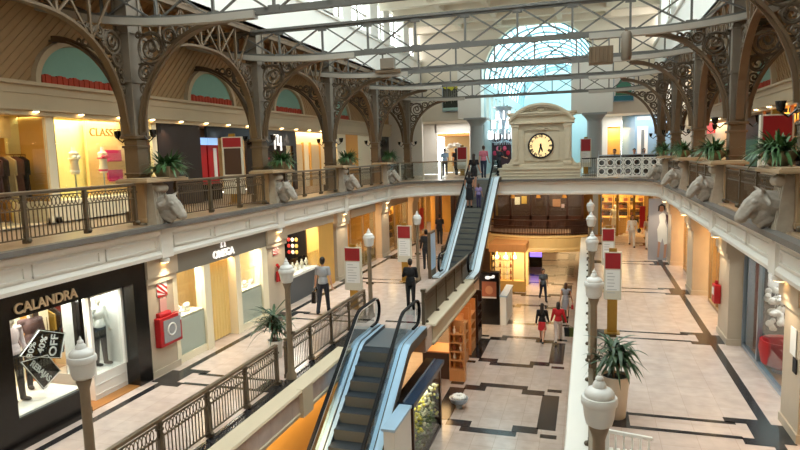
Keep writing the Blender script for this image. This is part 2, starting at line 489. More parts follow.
# ---- nave: white upper walls, clerestory, ceiling with skylight
def nave_wall(name, x, s):
    b = MB(); xo = x-.3*s
    b.box(xo, x, -1.5, 38.2, 12.0, 13.6)
    b.box(xo, x, -1.5, 38.2, 15.5, 16.0)
    for k in range(-2, 6):
        y = YK(k)+.3
        b.box(xo, x+.1*s, y-.55, y+.55, 13.6, 15.5)
        b.box(xo+.1*s, x-.1*s, y+2.1, y+3.1, 13.6, 15.5)
    b.box(xo-.05*s, x+.1*s, -1.5, 38.2, 13.52, 13.66)
    struct(name, b, 'white_nave')
M['white_nave'] = mat('white_nave_paint', (232, 232, 228), .65, noise=.02)
nave_wall('wall_nave_left', -10.1, 1); nave_wall('wall_nave_right', 3.55, -1)
wn = 0
for x in (-10.25, 3.7):
    for k in range(-1, 4):
        wn += 1; b = MB(); y0, y1 = YK(k)+.85, YK(k+1)-.25
        b.box(x-.01, x+.01, y0, y1, 13.62, 15.5); b.mi = 1
        for j in range(1, 4): b.box(x-.03, x+.03, y0+(y1-y0)*j/4-.02, y0+(y1-y0)*j/4+.02, 13.62, 15.5)
        b.box(x-.03, x+.03, y0, y1, 14.5, 14.54)
        struct('window_%d' % wn, b, ['glassr', 'iron'])
b = MB()
b.box(-10.4, -8.4, -1.5, 38.2, 15.6, 15.9); b.box(1.9, 3.9, -1.5, 38.2, 15.6, 15.9); b.box(-8.4, 1.9, 29.0, 38.2, 15.6, 15.9)
b.box(-8.4, 1.9, -1.5, 3.4, 15.6, 15.9)
for y in (30.3, 32.6, 35.0, 37.2): b.box(-10.1, 3.55, y-.22, y+.22, 15.15, 15.6)
for x in (-7.4, -5.0, -1.6, 1.0): b.box(x-.14, x+.14, 29, 38, 15.25, 15.6)
struct('ceiling', b, 'ceilw')
b = MB(); b.box(-8.4, 1.9, 3.4, 29.0, 15.84, 15.86); b.mi = 1
for i in range(12): b.box(-8.4, 1.9, 3.4+i*25.6/11-.05, 3.4+i*25.6/11+.05, 15.66, 15.84)
for i in range(6): b.box(-8.4+i*10.3/5-.05, -8.4+i*10.3/5+.05, 3.4, 29, 15.66, 15.84)
struct('window_20', b, ['glassr', 'white'])

# ---- end wall with the big arch, and the glazed vault beyond it
AX, AR, AZ, AY = -2.85, 3.35, 12.3, 38.0
b = MB()
arch = [(AX+AR*math.cos(a), AZ+AR*math.sin(a)) for a in [pi*i/28 for i in range(29)]]
outline = [(-10.4, 9.9), (AX-AR, 9.9)]+arch[::-1]+[(AX+AR, 9.9), (3.9, 9.9), (3.9, 15.9), (-10.4, 15.9)]
bm = bmesh.new(); vs = [bm.verts.new((x, AY, z)) for x, z in outline]; f = bm.faces.new(vs); f.normal_update()
bmesh.ops.triangulate(bm, faces=[f]); r = bmesh.ops.extrude_face_region(bm, geom=bm.faces[:])
for g in r['geom']:
    if isinstance(g, bmesh.types.BMVert): g.co.y += .4
bmesh.ops.recalc_face_normals(bm, faces=bm.faces[:])
me = bpy.data.meshes.new('wall_end'); bm.to_mesh(me); bm.free(); me.materials.append(M['ceilw'])
o = bpy.data.objects.new('wall_end', me); COL.objects.link(o); o['kind'] = 'structure'
b = MB()
b.box(-7.55, -6.15, 36.9, 38, 9.95, 12.9); b.box(-.95, 1.32, 36.9, 38, 9.95, 13.1)
struct('wall_block', b, 'white_nave')
for i, x in enumerate((-6.5, .34)):
    b = MB(); b.lathe([(.52, 0), (.52, .12), (.45, .2), (.43, .3), (.40, 3.0), (.43, 3.03), (.43, 3.08), (.5, 3.18), (.62, 3.32), (.64, 3.46)], (x, 37.4, L2), 24)
    b.box(x-.68, x+.68, 36.75, 38.05, L2+3.36, L2+3.46)
    o = b.build('column_%d' % (i+1), 'greycol' if 'greycol' in M else M.setdefault('greycol', mat('blue_grey_column', (150, 156, 158), .5)), smooth=True); o['kind'] = 'structure'
b = MB()                                                   # ribs of the vault
for i in range(13):
    y = 38.6+i*2.0
    b.ribbon([(AX+AR*math.cos(a), y, AZ+AR*math.sin(a)) for a in [pi*j/24 for j in range(25)]], (0, 1, 0), .1, .12)
for j in range(1, 12):
    a = pi*j/12; b.bar((AX+AR*math.cos(a), 38.4, AZ+AR*math.sin(a)), (AX+AR*math.cos(a), 63, AZ+AR*math.sin(a)), .07)
b.mi = 1
for j in range(24):
    a0, a1 = pi*j/24, pi*(j+1)/24; R1 = AR+.08
    b.quad((AX+R1*math.cos(a0), 38.4, AZ+R1*math.sin(a0)), (AX+R1*math.cos(a1), 38.4, AZ+R1*math.sin(a1)),
           (AX+R1*math.cos(a1), 63, AZ+R1*math.sin(a1)), (AX+R1*math.cos(a0), 63, AZ+R1*math.sin(a0)))
struct('window_21', b, [mat('pale_vault_rib', (112, 146, 158), .5), glass_mat('vault_glass', (196, 234, 240), .1, .1)])
b = MB()
for s in (-1, 1):
    x = AX+s*(AR+.15)
    b.box(x-.15, x+.15, 38.4, 63, 11.6, 12.3); b.box(x-.15, x+.15, 38.4, 63, L2, 9.9)
    for i in range(13): b.box(x-.15, x+.15, 38.4+i*2, 39.2+i*2, 9.9, 11.6)
b.box(AX-AR-.3, AX+AR+.3, 63, 63.3, L2, 13.0)
b.prism([(AX+4.0*math.cos(a), 12.3+3.9*math.sin(a)) for a in [pi*i/20 for i in range(21)]], lambda u, v, w: (u, w, v), 63.31, 63.5)
struct('wall_vault', b, mat('pale_blue_hall_wall', (164, 188, 194), .6))
# ---- far walls of the upper hall
b = MB()
b.box(-15, -9.9, 41, 41.3, L2, 9.95); b.box(-7.62, -6.2, 41, 41.3, L2, 9.95); b.box(-10.0, -7.62, 41, 41.3, 9.25, 9.95)
b.box(-15, -10.1, 37.9, 38.2, L2, 12.6)
struct('wall_far_left', b, 'plaster')
b = MB()
b.box(.5, 1.1, 41, 41.3, L2, 9.95); b.box(1.1, 2.0, 41, 41.3, 9.3, 9.95); b.box(4.75, 8, 41, 41.3, L2, 12.6); b.box(.5, 4.75, 41, 41.3, 10.25, 12.6)
struct('wall_far_right', b, 'plaster')
b = MB(); b.box(-15, -6.2, 38.3, 48, 9.9, 10.0); b.box(.5, 8, 38.4, 48, 9.9, 10.0); struct('ceiling_hall', b, 'ceilw')
# ---- far walls of the middle and ground floors
b = MB()
b.box(-15, 8, 44, 44.3, L1, 5.66); b.box(-7.6, -7.2, 38.0, 38.6, L1, 5.66)
b.box(-13, -6.4, 37.9, 38.2, 5.3, 5.66)
struct('wall_middle_far', b, 'shopg')
b = MB(); b.box(-10, 5, 70, 70.3, 0, 2.2); struct('wall_ground_far', b, 'shopw')
b = MB(); b.box(-15.5, 8.5, -1.8, -1.5, -.1, 16); struct('wall_near', b, 'plaster')
# ---- ground-floor walls under the two walkways
b = MB()
b.box(-7.0, -6.7, -1.5, 16.2, 0, 2.2); b.box(-10.0, -9.7, 16, 70, 0, 2.2)
struct('wall_ground_left', b, 'goldwall')
b = MB(); b.box(.15, .35, -1.5, 24, 0, 2.2); b.box(.9, 1.1, 24, 70, 0, 2.2)
for y in (27, 32.5, 38.2): b.box(.1, .5, y, y+.6, 0, 2.2)
struct('wall_ground_right', b, 'goldwall')
b = MB(); b.box(-13.2, -13.0, -1.5, 44, L1, 5.66); b.box(7.2, 7.4, -1.5, 44, L1, 5.66); struct('wall_shop_backs', b, 'shopw')
b = MB(); b.box(-15.5, -15.3, -1.5, 41, L2, 9.2); b.box(8.3, 8.5, -1.5, 41, L2, 9.2); struct('wall_upper_shop_backs', b, 'shopc')
b = MB(); b.box(-15.4, XBL-.28, -1.5, 41, 9.15, 9.25); b.box(XBR+.28, 8.4, -1.5, 41, 9.15, 9.25); struct('ceiling_shops', b, 'shopc')

b = MB(); b.box(.3, .8, 37.3, 37.8, L1, 5.66); o = b.build('pillar_30', 'greycol'); o['kind'] = 'structure'
wallbox0('wall_upper_partition', -15.3, -12.36, 11.78, 11.86, L2, 9.15, 'goldwall')
# ---- stone piers of the middle level
for side, x, s in (('left', XWL, 1), ('right', XWR, -1)):
    for k in range(-1, 5):
        y = YK(k)+(.08 if s > 0 else .0)
        b = MB(); w = .48 if k <= 0 else .6
        b.box(x-.6*s, x+.02*s, y-w, y+w, L1, 5.64)
        b.box(x-.62*s, x+.05*s, y-w-.03, y+w+.03, L1, L1+.16)
        b.box(x-.62*s, x+.08*s, y-w-.04, y+w+.04, 5.05, 5.2); b.box(x-.62*s, x+.12*s, y-w-.06, y+w+.06, 5.2, 5.64)
        struct('pillar_%d' % ((1 if s > 0 else 11)+k+1), b, 'pier')
# ================================================================== IRONWORK AND GALLERY
def YC(k): return 11.95+5.65*k
XCL, XCR = -10.1, 3.62
ZB, ZT = 10.87, 11.8            # truss lower and upper chords
ORD = ['first', 'second', 'third', 'fourth', 'fifth', 'sixth', 'seventh']

def spiral(c, r0, turns, a0, sgn, n=22, inner=.18):
    return [(c[0]+r0*(1-(1-inner)*i/n)*math.cos(a0+sgn*2*pi*turns*i/n), c[1]+r0*(1-(1-inner)*i/n)*math.sin(a0+sgn*2*pi*turns*i/n)) for i in range(n+1)]
def scrollwork(fn, H, R):
    """curled bars filling the spandrel above a quarter arch; fn(u, v) maps to space"""
    b = MB()
    def tb(pts, r=.019): b.tube([fn(u, v) for u, v in pts], r*1.45, 5)
    def circ(c, r, w=.02): b.tube([fn(c[0]+r*math.cos(2*pi*i/20), c[1]+r*math.sin(2*pi*i/20)) for i in range(20)], w*1.4, 5, closed=True)
    k = R/2.6
    tb(spiral((.44*k, H-.44*k), .37*k, 1.7, pi*.75, -1), .023); circ((.44*k, H-.44*k), .37*k); tb(spiral((.5*k, H-.4*k), .2*k, 1.3, 0, 1))
    circ((.98*k, H-.2*k), .17*k); tb(spiral((.98*k, H-.2*k), .17*k, 1.4, pi, 1)); circ((1.31*k, H-.13*k), .11*k); circ((1.55*k, H-.08*k), .07*k); tb([(1.1*k, H-.3*k), (1.45*k, H-.16*k), (1.85*k, H-.05*k)])
    tb(spiral((.24*k, H-1.0*k), .2*k, 1.5, pi*.5, 1)); circ((.24*k, H-1.0*k), .2*k); tb(spiral((.17*k, H-1.36*k), .14*k, 1.4, -pi/2, -1)); tb(spiral((.13*k, H-1.66*k), .11*k, 1.4, pi/2, 1)); tb(spiral((.1*k, H-1.9*k), .08*k, 1.3, -pi/2, -1)); circ((.08*k, H-2.08*k), .055*k)
    tb([(.05, H-.8*k), (.25*k, H-.78*k), (.5*k, H-.86*k)]); tb([(.78*k, H-.05), (.8*k, H-.3*k), (.86*k, H-.46*k)]); tb([(.05, H-.05), (.3*k, H-.12*k), (.7*k, H-.1*k)])
    tb(spiral((.1*k, H-.12*k), .09*k, 1.3, 0, 1)); tb(spiral((.74*k, H-.56*k), .1*k, 1.3, 1, -1)); tb(spiral((.42*k, H-.95*k), .1*k, 1.3, 2, 1))
    return b

def make_column(label, side):
    t = thing('iron_column', label, 'column', group='iron columns along the upper gallery')
    b = MB()
    b.box(-.25, .25, -.25, .25, 0, .25); b.box(-.19, .19, -.19, .19, .25, 1.75); b.box(-.22, .22, -.22, .22, 1.1, 1.15)
    b.build('base', 'irond', t, bevel=.02)
    b = MB(); b.box(-.17, .17, -.2, .2, 1.95, 5.4)
    for sx in (-1, 1):
        for sy in (-1, 1): b.box(sx*.13, sx*.2, sy*.16, sy*.23, 1.95, 5.4)
    for zz in (3.2, 4.3): b.box(-.22, .22, -.25, .25, zz, zz+.06)
    b.build('shaft', 'iron', t)
    b = MB(); b.box(-.22, .22, -.22, .22, 1.72, 1.78); b.box(-.18, .18, -.18, .18, 1.78, 1.93); b.box(-.24, .24, -.24, .24, 1.93, 2.0)
    b.lathe([(.2, 2.0), (.27, 2.1), (.22, 2.2)], n=4, a0=pi/4, a1=2*pi+pi/4)
    b.build('capital', 'irond', t, bevel=.012)
    R, H, z0 = 2.45, 2.35, 2.02
    for s in (1, -1):
        R, H = (2.45, 2.35) if s > 0 else (2.0, 2.3)
        b = MB(); pts = [(s*(.2+R-R*math.cos(a)), 0, z0+H*math.sin(a)) for a in [pi/2*i/20 for i in range(21)]]
        b.ribbon(pts, (0, 1, 0), .2, .05); b.ribbon([(p[0]+s*.06, 0, p[2]+.07) for p in pts], (0, 1, 0), .05, .12)
        b.build('bracket_arch', 'irond', t)
        scrollwork(lambda u, v, s=s: (s*(.2+u), 0, z0+v), H, R).build('scrollwork', 'irons', t)
    for s in (1, -1):
        b = MB(); b.tube([(s*.25, 0, 1.98), (s*.38, 0, 1.86), (s*.5, 0, 1.95)], .018, 6)
        b.lathe([(.02, 0), (.055, .02), (.075, .1), (.09, .18), (.08, .18), (.06, .08)], (s*.5, 0, 1.95), 12)
        b.build('sconce', 'black', t, smooth=True)
    return t
def make_girder():
    """lattice arch that runs along the gallery from one column to the next (origin: foot of the first column)"""
    t = thing('lattice_arch', '', 'lattice arch', group='lattice arches between the columns')
    D, z0 = BAY-.5, 2.05
    b = MB(); pts = []
    for i in range(33):
        u = -1+2*i/32; pts.append((0, .25+D*(u+1)/2, z0+2.4*(1-abs(u)**2.6)**(1/2.0)))
    b.ribbon(pts, (1, 0, 0), .18, .06); b.build('arch_rib', 'irond', t)
    b = MB(); b.box(-.1, .1, -.02, BAY+.02, 5.28, 5.42); b.box(-.12, .12, -.02, BAY+.02, 5.4, 5.44); b.build('top_chord', 'irond', t)
    def za(y):
        u = (y-.25)/D*2-1
        return z0+2.4*max(0, 1-abs(u)**2.6)**.5
    b = MB(); ys = [.25+D*i/6 for i in range(7)]
    for i in range(7):
        if 0 < i < 6: b.bar((0, ys[i], za(ys[i])), (0, ys[i], 5.3), .06)
    for i in range(1, 5):
        b.bar((0, ys[i], za(ys[i])), (0, ys[i+1], 5.3), .045); b.bar((0, ys[i+1], za(ys[i+1])), (0, ys[i], 5.3), .045)
    b.bar((0, .3, 5.3), (0, ys[1], za(ys[1])), .045); b.bar((0, D+.2, 5.3), (0, ys[5], za(ys[5])), .045)
    b.build('web_bracing', 'irond', t)
    for s in (0, 1):
        scrollwork(lambda u, v, s=s: (0, (.22+u) if not s else (BAY-.22-u), z0+.1+v), 2.2, 1.75).build('scrollwork', 'irons', t)
    return t
proto = make_column('', 1); gproto = make_girder(); first = True; gfirst = True
for side, x in (('left', XCL), ('right', XCR)):
    for k in range(-1, 5):
        if k < 0: continue
        lab = 'grey iron column with curled brackets, %s along the %s-hand gallery counted from the camera' % (ORD[k], side)
        if first: proto['label'] = lab; proto.location = (x, YC(k), L2); first = False
        else: copy_tree(proto, (x, YC(k), L2), label=lab)
    for k in range(-1, 4):
        lab = ('lattice arch springing from the %s %s gallery column towards the far hall' % (ORD[k], side)) if k >= 0 else 'lattice arch of the %s gallery nearest the camera' % side
        if gfirst: gproto['label'] = lab; gproto.location = (x, YC(k), L2); gfirst = False
        else: copy_tree(gproto, (x, YC(k), L2), label=lab)

def make_truss(label):
    t = thing('roof_truss', label, 'roof truss', group='iron trusses across the atrium')
    cx = -3.3
    low = [(-12.75, 11.66), (-12.1, 11.5), (-11.5, 11.35), (-10.8, 11.17), (-10.1, 11.04), (-9.3, 10.95), (-8.6, 10.9), (-7.6, ZB)]
    low = low+[(2*cx-x, z) for x, z in low[::-1]]
    b = MB(); b.ribbon([(x, 0, z) for x, z in low], (0, 1, 0), .09, .06); b.ribbon([(x, 0, z+.07) for x, z in low], (0, 1, 0), .03, .1)
    b.build('lower_chord', 'ironb', t)
    for q in (low[:8]+[(-6.6, ZB)], [(0.0, ZB)]+low[-8:]): b = MB(); b.ribbon([(x, -.03, z-.02) for x, z in q], (0, 1, 0), .2, .15); b.build('bow_beam', mat('light_grey_bow_iron', (158, 152, 142), .5), t)
    b = MB(); b.box(-12.4, 5.8, -.08, .08, ZT-.03, ZT+.04); b.box(-12.4, 5.8, -.015, .015, ZT-.1, ZT); b.build('upper_chord', 'ironb', t)
    def zl(x):
        for (x0, z0), (x1, z1) in zip(low, low[1:]):
            if x0 <= x <= x1: return z0+(z1-z0)*(x-x0)/(x1-x0)
        return 11.6
    b = MB(); xs = [cx+1.44*i for i in range(-6, 7)]
    for x in xs:
        b.bar((x, 0, zl(x)), (x, 0, ZT), .055)
        for zz in (zl(x)+.06, ZT-.1): b.box(x-.13, x+.13, -.035, .035, zz-.06, zz+.08)
    for x0, x1 in zip(xs, xs[1:]):
        b.bar((x0, .02, zl(x0)), (x1, .02, ZT), .042); b.bar((x0, -.02, ZT), (x1, -.02, zl(x1)), .042)
    b.build('web_bracing', 'ironb', t)
    return t
tp = None
for k in range(0, 5):
    lab = 'grey iron lattice truss spanning the atrium, %s one back from the camera' % ORD[k]
    if tp is None: tp = make_truss(lab); tp.location = (0, YC(k)-.3, 0)
    else: copy_tree(tp, (0, YC(k)-.3, (0, -.02, .1, .14, .04)[k]), label=lab)

# ---- boxes hung from the trusses
t = thing('loudspeaker', 'brown box loudspeaker hung under a truss at the right', 'loudspeaker', (.3, YC(1)-.52, 10.3))
b = MB(); b.box(-.3, .3, -.15, .15, -.22, .22)
for i in range(6): b.box(-.27+i*.1, -.23+i*.1, -.17, -.15, -.18, .18)
b.build('case', 'irond', t, bevel=.01)
for s in (-1, 1): b = MB(); b.bar((s*.2, .02, .2), (s*.2, .2, .62), .03); b.build('hanger', 'ironb', t)
t = thing('floodlight', 'grey upright floodlight clamped to the truss beside the brown loudspeaker', 'floodlight', (.92, YC(1)-.5, 10.5))
b = MB(); b.lathe([(.1, -.36), (.13, -.3), (.13, .3), (.1, .36)], n=10); b.build('body', 'iron', t, smooth=True)
b = MB(); b.box(-.04, .04, .05, .2, -.06, .42); b.build('bracket', 'irond', t)
t = thing('floodlight', 'grey floodlight box on the third truss beside the left columns', 'floodlight', (-7.35, YC(2)-.5, 11.35))
b = MB(); b.box(-.28, .28, -.12, .12, -.2, .2); b.build('body', 'iron', t, bevel=.02)
b = MB(); b.box(-.5, .5, -.06, .1, -.34, -.22); b.build('bracket', 'irond', t)

# ---- railings
def rail_panel(L, h=.92, ring=(.60, .82), step=.092, bar=.009):
    b = MB(); n = max(2, round(L/step)); st = L/n
    for z in (.09, ring[0], ring[1]): b.box(-.014, .014, 0, L, z-.012, z+.012)
    zc, rz = (ring[0]+ring[1])/2, (ring[1]-ring[0])/2
    for i in range(n):
        y = (i+.5)*st
        b.box(-bar*.8, bar*.8, y-bar, y+bar, .09, ring[0])
        if 0 < i < n: b.tube([(.004, i*st+st*.98*math.cos(2*pi*j/12), zc+rz*math.sin(2*pi*j/12)) for j in range(12)], .0085, 4, closed=True)
    return b
def make_railing(L, nsec, h=.92, name='balcony_railing'):
    t = thing(name, '', 'railing')
    b = MB(); b.box(-.045, .045, -.02, L+.02, h-.03, h+.02); b.box(-.03, .03, -.02, L+.02, h-.055, h-.03); b.build('handrail', 'railtop', t, bevel=.012)
    sec = L/nsec; pm = None
    for i in range(nsec):
        if pm is None: pm = rail_panel(sec-.1).build('infill_panel', 'rail', t)
        else: q = pm.copy(); COL.objects.link(q); pm2 = q
        (pm if i == 0 else q).location = (0, i*sec+.05, 0); (pm if i == 0 else q).parent = t
    po = None
    for i in range(nsec+1):
        if po is None:
            b = MB(); b.box(-.035, .035, -.035, .035, 0, h-.05); b.box(-.05, .05, -.05, .05, 0, .1); b.box(-.05, .05, -.05, .05, .72, .76)
            b.ell((.06, 0, .06), (.05, .05, .05), 8, 6); q = po = b.build('post', 'rail', t)
        else: q = po.copy(); COL.objects.link(q); q.parent = t
        q.location = (0, i*sec, 0)
    return t
rp = None
for side, x in (('left', -9.62), ('right', 3.27)):
    for k in range(-1, 4):
        y0 = YC(k)-(.02 if side == 'left' else .2)+.72; L = 4.2
        if side == 'right' and k == 3: continue
        lab = 'bronze ring-topped railing on the %s upper gallery, %s stretch from the camera' % (side, ORD[k+1])
        if rp is None: rp = make_railing(L, 3); r = rp; r['label'] = lab
        else: r = copy_tree(rp, label=lab)
        r.location = (x, y0, L2); r.rotation_euler = (0, 0, 0); r['group'] = 'railings of the upper gallery'
        if side == 'right': r.rotation_euler = (0, 0, pi); r.location = (x, y0+L, L2)
# middle level, left walkway edge
rl = None
for k in range(-1, 1):
    for j, (a, L, n) in enumerate(((.22, 5.2, 4),)):
        y0 = 6.35+5.65*k*1.0+a if k < 0 else 12.0+a
        lab = 'bronze railing beside the escalator on the left middle walkway, %s' % ('stretch nearest the camera' if k < 0 else 'stretch past the second lamp post')
        if k < 0: y0 = 6.57
        if rl is None: rl = make_railing(L, n); r = rl; r['label'] = lab
        else: r = copy_tree(rl, label=lab)
        r.location = (-6.62, y0, L1); r['group'] = 'railings of the middle level'
rr = None
for k in range(-1, 5):
    r = copy_tree(rl, (.08, 6.3+5.65*k+.22+5.2, L1), pi, label='bronze railing along the right middle walkway, %s stretch from the camera' % ORD[k+1], group='railings of the middle level')

# ---- stone pedestals with bull heads, and planters on them
def remeshed(mb, voxel, smooth=4, fac=.5):
    me = bpy.data.meshes.new('tmp'); me.from_pydata(mb.v, [], mb.f); me.update()
    bm = bmesh.new(); bm.from_mesh(me); bmesh.ops.recalc_face_normals(bm, faces=bm.faces); bm.to_mesh(me); bm.free()
    o = bpy.data.objects.new('tmp', me); COL.objects.link(o)
    r = o.modifiers.new('r', 'REMESH'); r.mode = 'VOXEL'; r.voxel_size = voxel; r.use_smooth_shade = True
    if smooth: s = o.modifiers.new('s', 'SMOOTH'); s.iterations = smooth; s.factor = fac
    bpy.context.view_layer.update()
    out = bpy.data.meshes.new_from_object(o.evaluated_get(bpy.context.evaluated_depsgraph_get()))
    bpy.data.objects.remove(o); bpy.data.meshes.remove(me)
    return out
def capsule(b, p0, p1, r0, r1, n=10, sx=1.):
    p0, p1 = Vector(p0), Vector(p1); d = p1-p0; L = max(d.length, 1e-4); d.normalize()
    pts, rs = [], []
    for i in range(5):
        a = pi/2*(1-i/4); pts.append(p0-d*(r0*math.sin(a))); rs.append(max(.0006, r0*math.cos(a)))
    for i in range(5):
        a = pi/2*i/4; pts.append(p1+d*(r1*math.sin(a))); rs.append(max(.0006, r1*math.cos(a)))
    b.tube(pts, rs, n); return b
def mesh_obj(name, me, material, parent=None, loc=None):
    me = me if me.users == 0 else me
    me.name = name; me.materials.clear(); me.materials.append(M[material] if isinstance(material, str) else material)
    o = bpy.data.objects.new(name, me); COL.objects.link(o)
    if parent is not None: o.parent = parent
    if loc is not None: o.location = loc
    return o
def bull_mesh():
    b = MB()
    capsule(b, (-.14, 0, -.04), (.14, 0, .06), .27, .2); capsule(b, (.12, 0, .07), (.3, 0, -.06), .185, .165)
    capsule(b, (.3, 0, -.06), (.46, 0, -.28), .16, .125); b.ell((.47, 0, -.32), (.125, .14, .1)); b.ell((.3, 0, -.2), (.16, .11, .12))
    capsule(b, (.14, -.12, .16), (.14, .12, .16), .085, .085)
    for s in (-1, 1):
        capsule(b, (.08, s*.17, .1), (.06, s*.34, .0), .06, .035); b.ell((.06, s*.31, .0), (.035, .11, .07))
        capsule(b, (.12, s*.13, .2), (.15, s*.22, .25), .05, .035); capsule(b, (.15, s*.22, .25), (.2, s*.24, .3), .035, .016)
        b.ell((.27, s*.145, .02), (.06, .04, .05)); b.ell((.54, s*.06, -.29), (.03, .03, .03)); capsule(b, (.3, s*.12, -.1), (.42, s*.1, -.26), .07, .06)
    capsule(b, (.02, 0, -.2), (.2, 0, -.36), .17, .08); capsule(b, (-.05, 0, -.3), (.1, 0, -.42), .16, .1)
    return remeshed(b, .016, 2)
BULL = bull_mesh()
def make_pedestal():
    t = thing('stone_pedestal', '', 'pedestal', group='stone pedestals with bull heads')
    b = MB(); b.box(-.5, .35, -.74, .74, .93, 1.0); b.box(-.46, .31, -.70, .70, 1.0, 1.03); b.build('shelf', 'shelfst', t, bevel=.015)
    b = MB(); b.box(-.48, -.05, -.36, .3, 0, .93); b.box(-.5, -.03, -.38, .32, 0, .1); b.build('pier', 'shelfst', t, bevel=.012)
    b = MB(); b._add([(-.05,-.36,-.13),(.24,-.36,-.13),(.24,.22,-.13),(-.05,.22,-.13),(-.05,-.26,.9),(.1,-.26,.9),(.1,.14,.9),(-.05,.14,.9)],
           [(0,3,2,1),(4,5,6,7),(0,1,5,4),(1,2,6,5),(2,3,7,6),(3,0,4,7)])
    for i in range(5):
        y0 = -.29+.44*i/4
        b.bar((.245, y0, -.13), (.11, -.06+(y0+.06)*.7, .88), .05, .03)
    b.build('console', 'console', t, bevel=.01)
    b = MB(); b.cyl((.14, -.2, .78), (.14, .1, .78), .1, .1, 14); b.ell((.14, -.2, .78), (.1, .06, .1)); b.ell((.14, .1, .78), (.1, .06, .1)); b.build('volute', 'console', t, smooth=True)
    mesh_obj('bull_head', BULL, 'bull', t, (.28, -.06, .42)).scale = (.88, .88, .88)
    return t
def blade(b, base, az, L, rise, droop, w, seg=6):
    base = Vector(base); d = Vector((math.cos(az), math.sin(az), 0)); side = Vector((-d.y, d.x, 0)); vs = []
    for i in range(seg+1):
        u = i/seg
        p = base+d*(L*(u*.95))+Vector((0, 0, rise*u-droop*u*u))
        ww = w*(math.sin(pi*min(1, .15+u*.85))**.7)*.5 if u < 1 else .001
        vs.append(p-side*ww+Vector((0,0,.25*ww))); vs.append(p+side*ww+Vector((0,0,.25*ww)))
    b._add(vs, [(2*i, 2*i+1, 2*i+3, 2*i+2) for i in range(seg)])
def make_planter(round_bowl):
    t = thing('bowl_planter', '', 'planter', group='planters on the pedestals')
    b = MB()
    if round_bowl: b.lathe([(.13, 0), (.16, .02), (.24, .1), (.29, .2), (.3, .25), (.27, .25), (.25, .2)], n=20)
    else: b.frustum((0, 0), .17, .17, .25, .25, 0, .23); b.box(-.26, .26, -.26, .26, .21, .25)
    b.build('bowl', 'bowl', t, smooth=round_bowl)
    b = MB(); r = random.Random(5 if round_bowl else 8)
    for i in range(260):
        az = r.uniform(0, 2*pi); rr = r.uniform(0, .13); up = r.random()
        if math.cos(az) < -.55: continue
        blade(b, (rr*math.cos(az), rr*math.sin(az), .2), az+r.uniform(-.5, .5), r.uniform(.35, .68)*(1.1-.4*up), .22+.42*up, r.uniform(.15, .55), r.uniform(.04, .07))
    b.build('foliage', 'leaf', t)
    return t
pp = make_pedestal(); pl, pr = make_planter(False), make_planter(True); fp = True
for side, x, rz, pt in (('left', -9.6, 0, pl), ('right', 3.24, pi, pr)):
    for k in range(0, 4):
        y = YC(k)-(.02 if side == 'left' else .2)
        lab = 'stone pedestal with a bull head on the %s gallery edge, %s from the camera' % (side, ORD[k])
        if fp: pp['label'] = lab; pp.location = (x, y, L2); fp = False
        else: copy_tree(pp, (x, y, L2), rz, label=lab)
        lab = 'green strap-leaved plant in a %s on the %s pedestal of the %s gallery' % ('small square pot' if side == 'left' else 'round stone bowl', ORD[k], side)
        loc = (x+.08*(1 if side == 'left' else -1), y+.32, L2+1.03)
        if k == 0: pt['label'] = lab; pt.location = loc; pt.rotation_euler = (0, 0, 0 if side == 'left' else pi)
        else: copy_tree(pt, loc, 0 if side == 'left' else pi, label=lab)

# ---- lamp posts on the middle level
def make_lamp():
    t = thing('lamp_post', '', 'lamp post', group='white-urn lamp posts')
    b = MB(); b.lathe([(.12, 0), (.12, .1), (.085, .16), (.075, .5), (.068, .6), (.062, 2.1), (.08, 2.16), (.1, 2.22), (.09, 2.25)], n=14); b.build('post', 'lamppole', t, smooth=True)
    b = MB(); b.lathe([(.1, 2.25), (.13, 2.27), (.148, 2.34), (.16, 2.44), (.164, 2.47), (.178, 2.48), (.182, 2.5), (.182, 2.54), (.172, 2.56), (.148, 2.562), (.152, 2.585), (.146, 2.61), (.122, 2.635), (.098, 2.65), (.07, 2.66), (.066, 2.69), (.052, 2.715), (.04, 2.73)], n=26)
    b.build('urn_lantern', 'lamp', t, smooth=True)
    b = MB(); b.lathe([(.03, 2.725), (.042, 2.745), (.036, 2.765), (.016, 2.78), (.016, 2.8), (0.0001, 2.83)], n=10); b.build('finial', 'lamp', t, smooth=True)
    b = MB(); b.box(-.12, .12, -.035, .035, 1.05, 1.12); b.build('rail_clamp', 'rail', t)
    return t
lp = None
for side, x, y0, n in (('left', -6.5, 6.37, 4), ('right', .13, 6.3, 5)):
    for k in range(n):
        y = y0+5.65*k+(.2 if (side, k) == ('left', 1) else 0)-(.2 if (side, k) == ('left', 0) else 0)
        lab = 'white urn-topped lamp post on the %s middle walkway, %s from the camera' % (side, ORD[k])
        if lp is None: lp = make_lamp(); r = lp; r['label'] = lab
        else: r = copy_tree(lp, label=lab)
        r.location = (x+(.17 if (side, k) == ('left', 0) else 0), y, L1)
# ---- downlights under the gallery edge
dl = None
for side, x in (('left', -9.52), ('right', 3.2)):
    for k in range(-1, 4):
        lab = 'warm round downlight under the %s gallery edge at the %s pier' % (side, ORD[k+1])
        if dl is None:
            dl = thing('downlight', lab, 'downlight', group='downlights over the piers'); r = dl
            b = MB(); b.lathe([(.1, 0), (.12, -.02), (.12, -.09), (.1, -.1)], n=14); b.build('housing', 'white', dl, smooth=True)
            b = MB(); b.lathe([(.0001, -.075), (.085, -.075), (.09, -.105), (.0001, -.125)], n=14); b.build('lens', 'bulb', dl, smooth=True)
        else: r = copy_tree(dl, label=lab)
        r.location = (x-.02 if side == 'left' else x+.02, YK(k)+.1, 5.62)
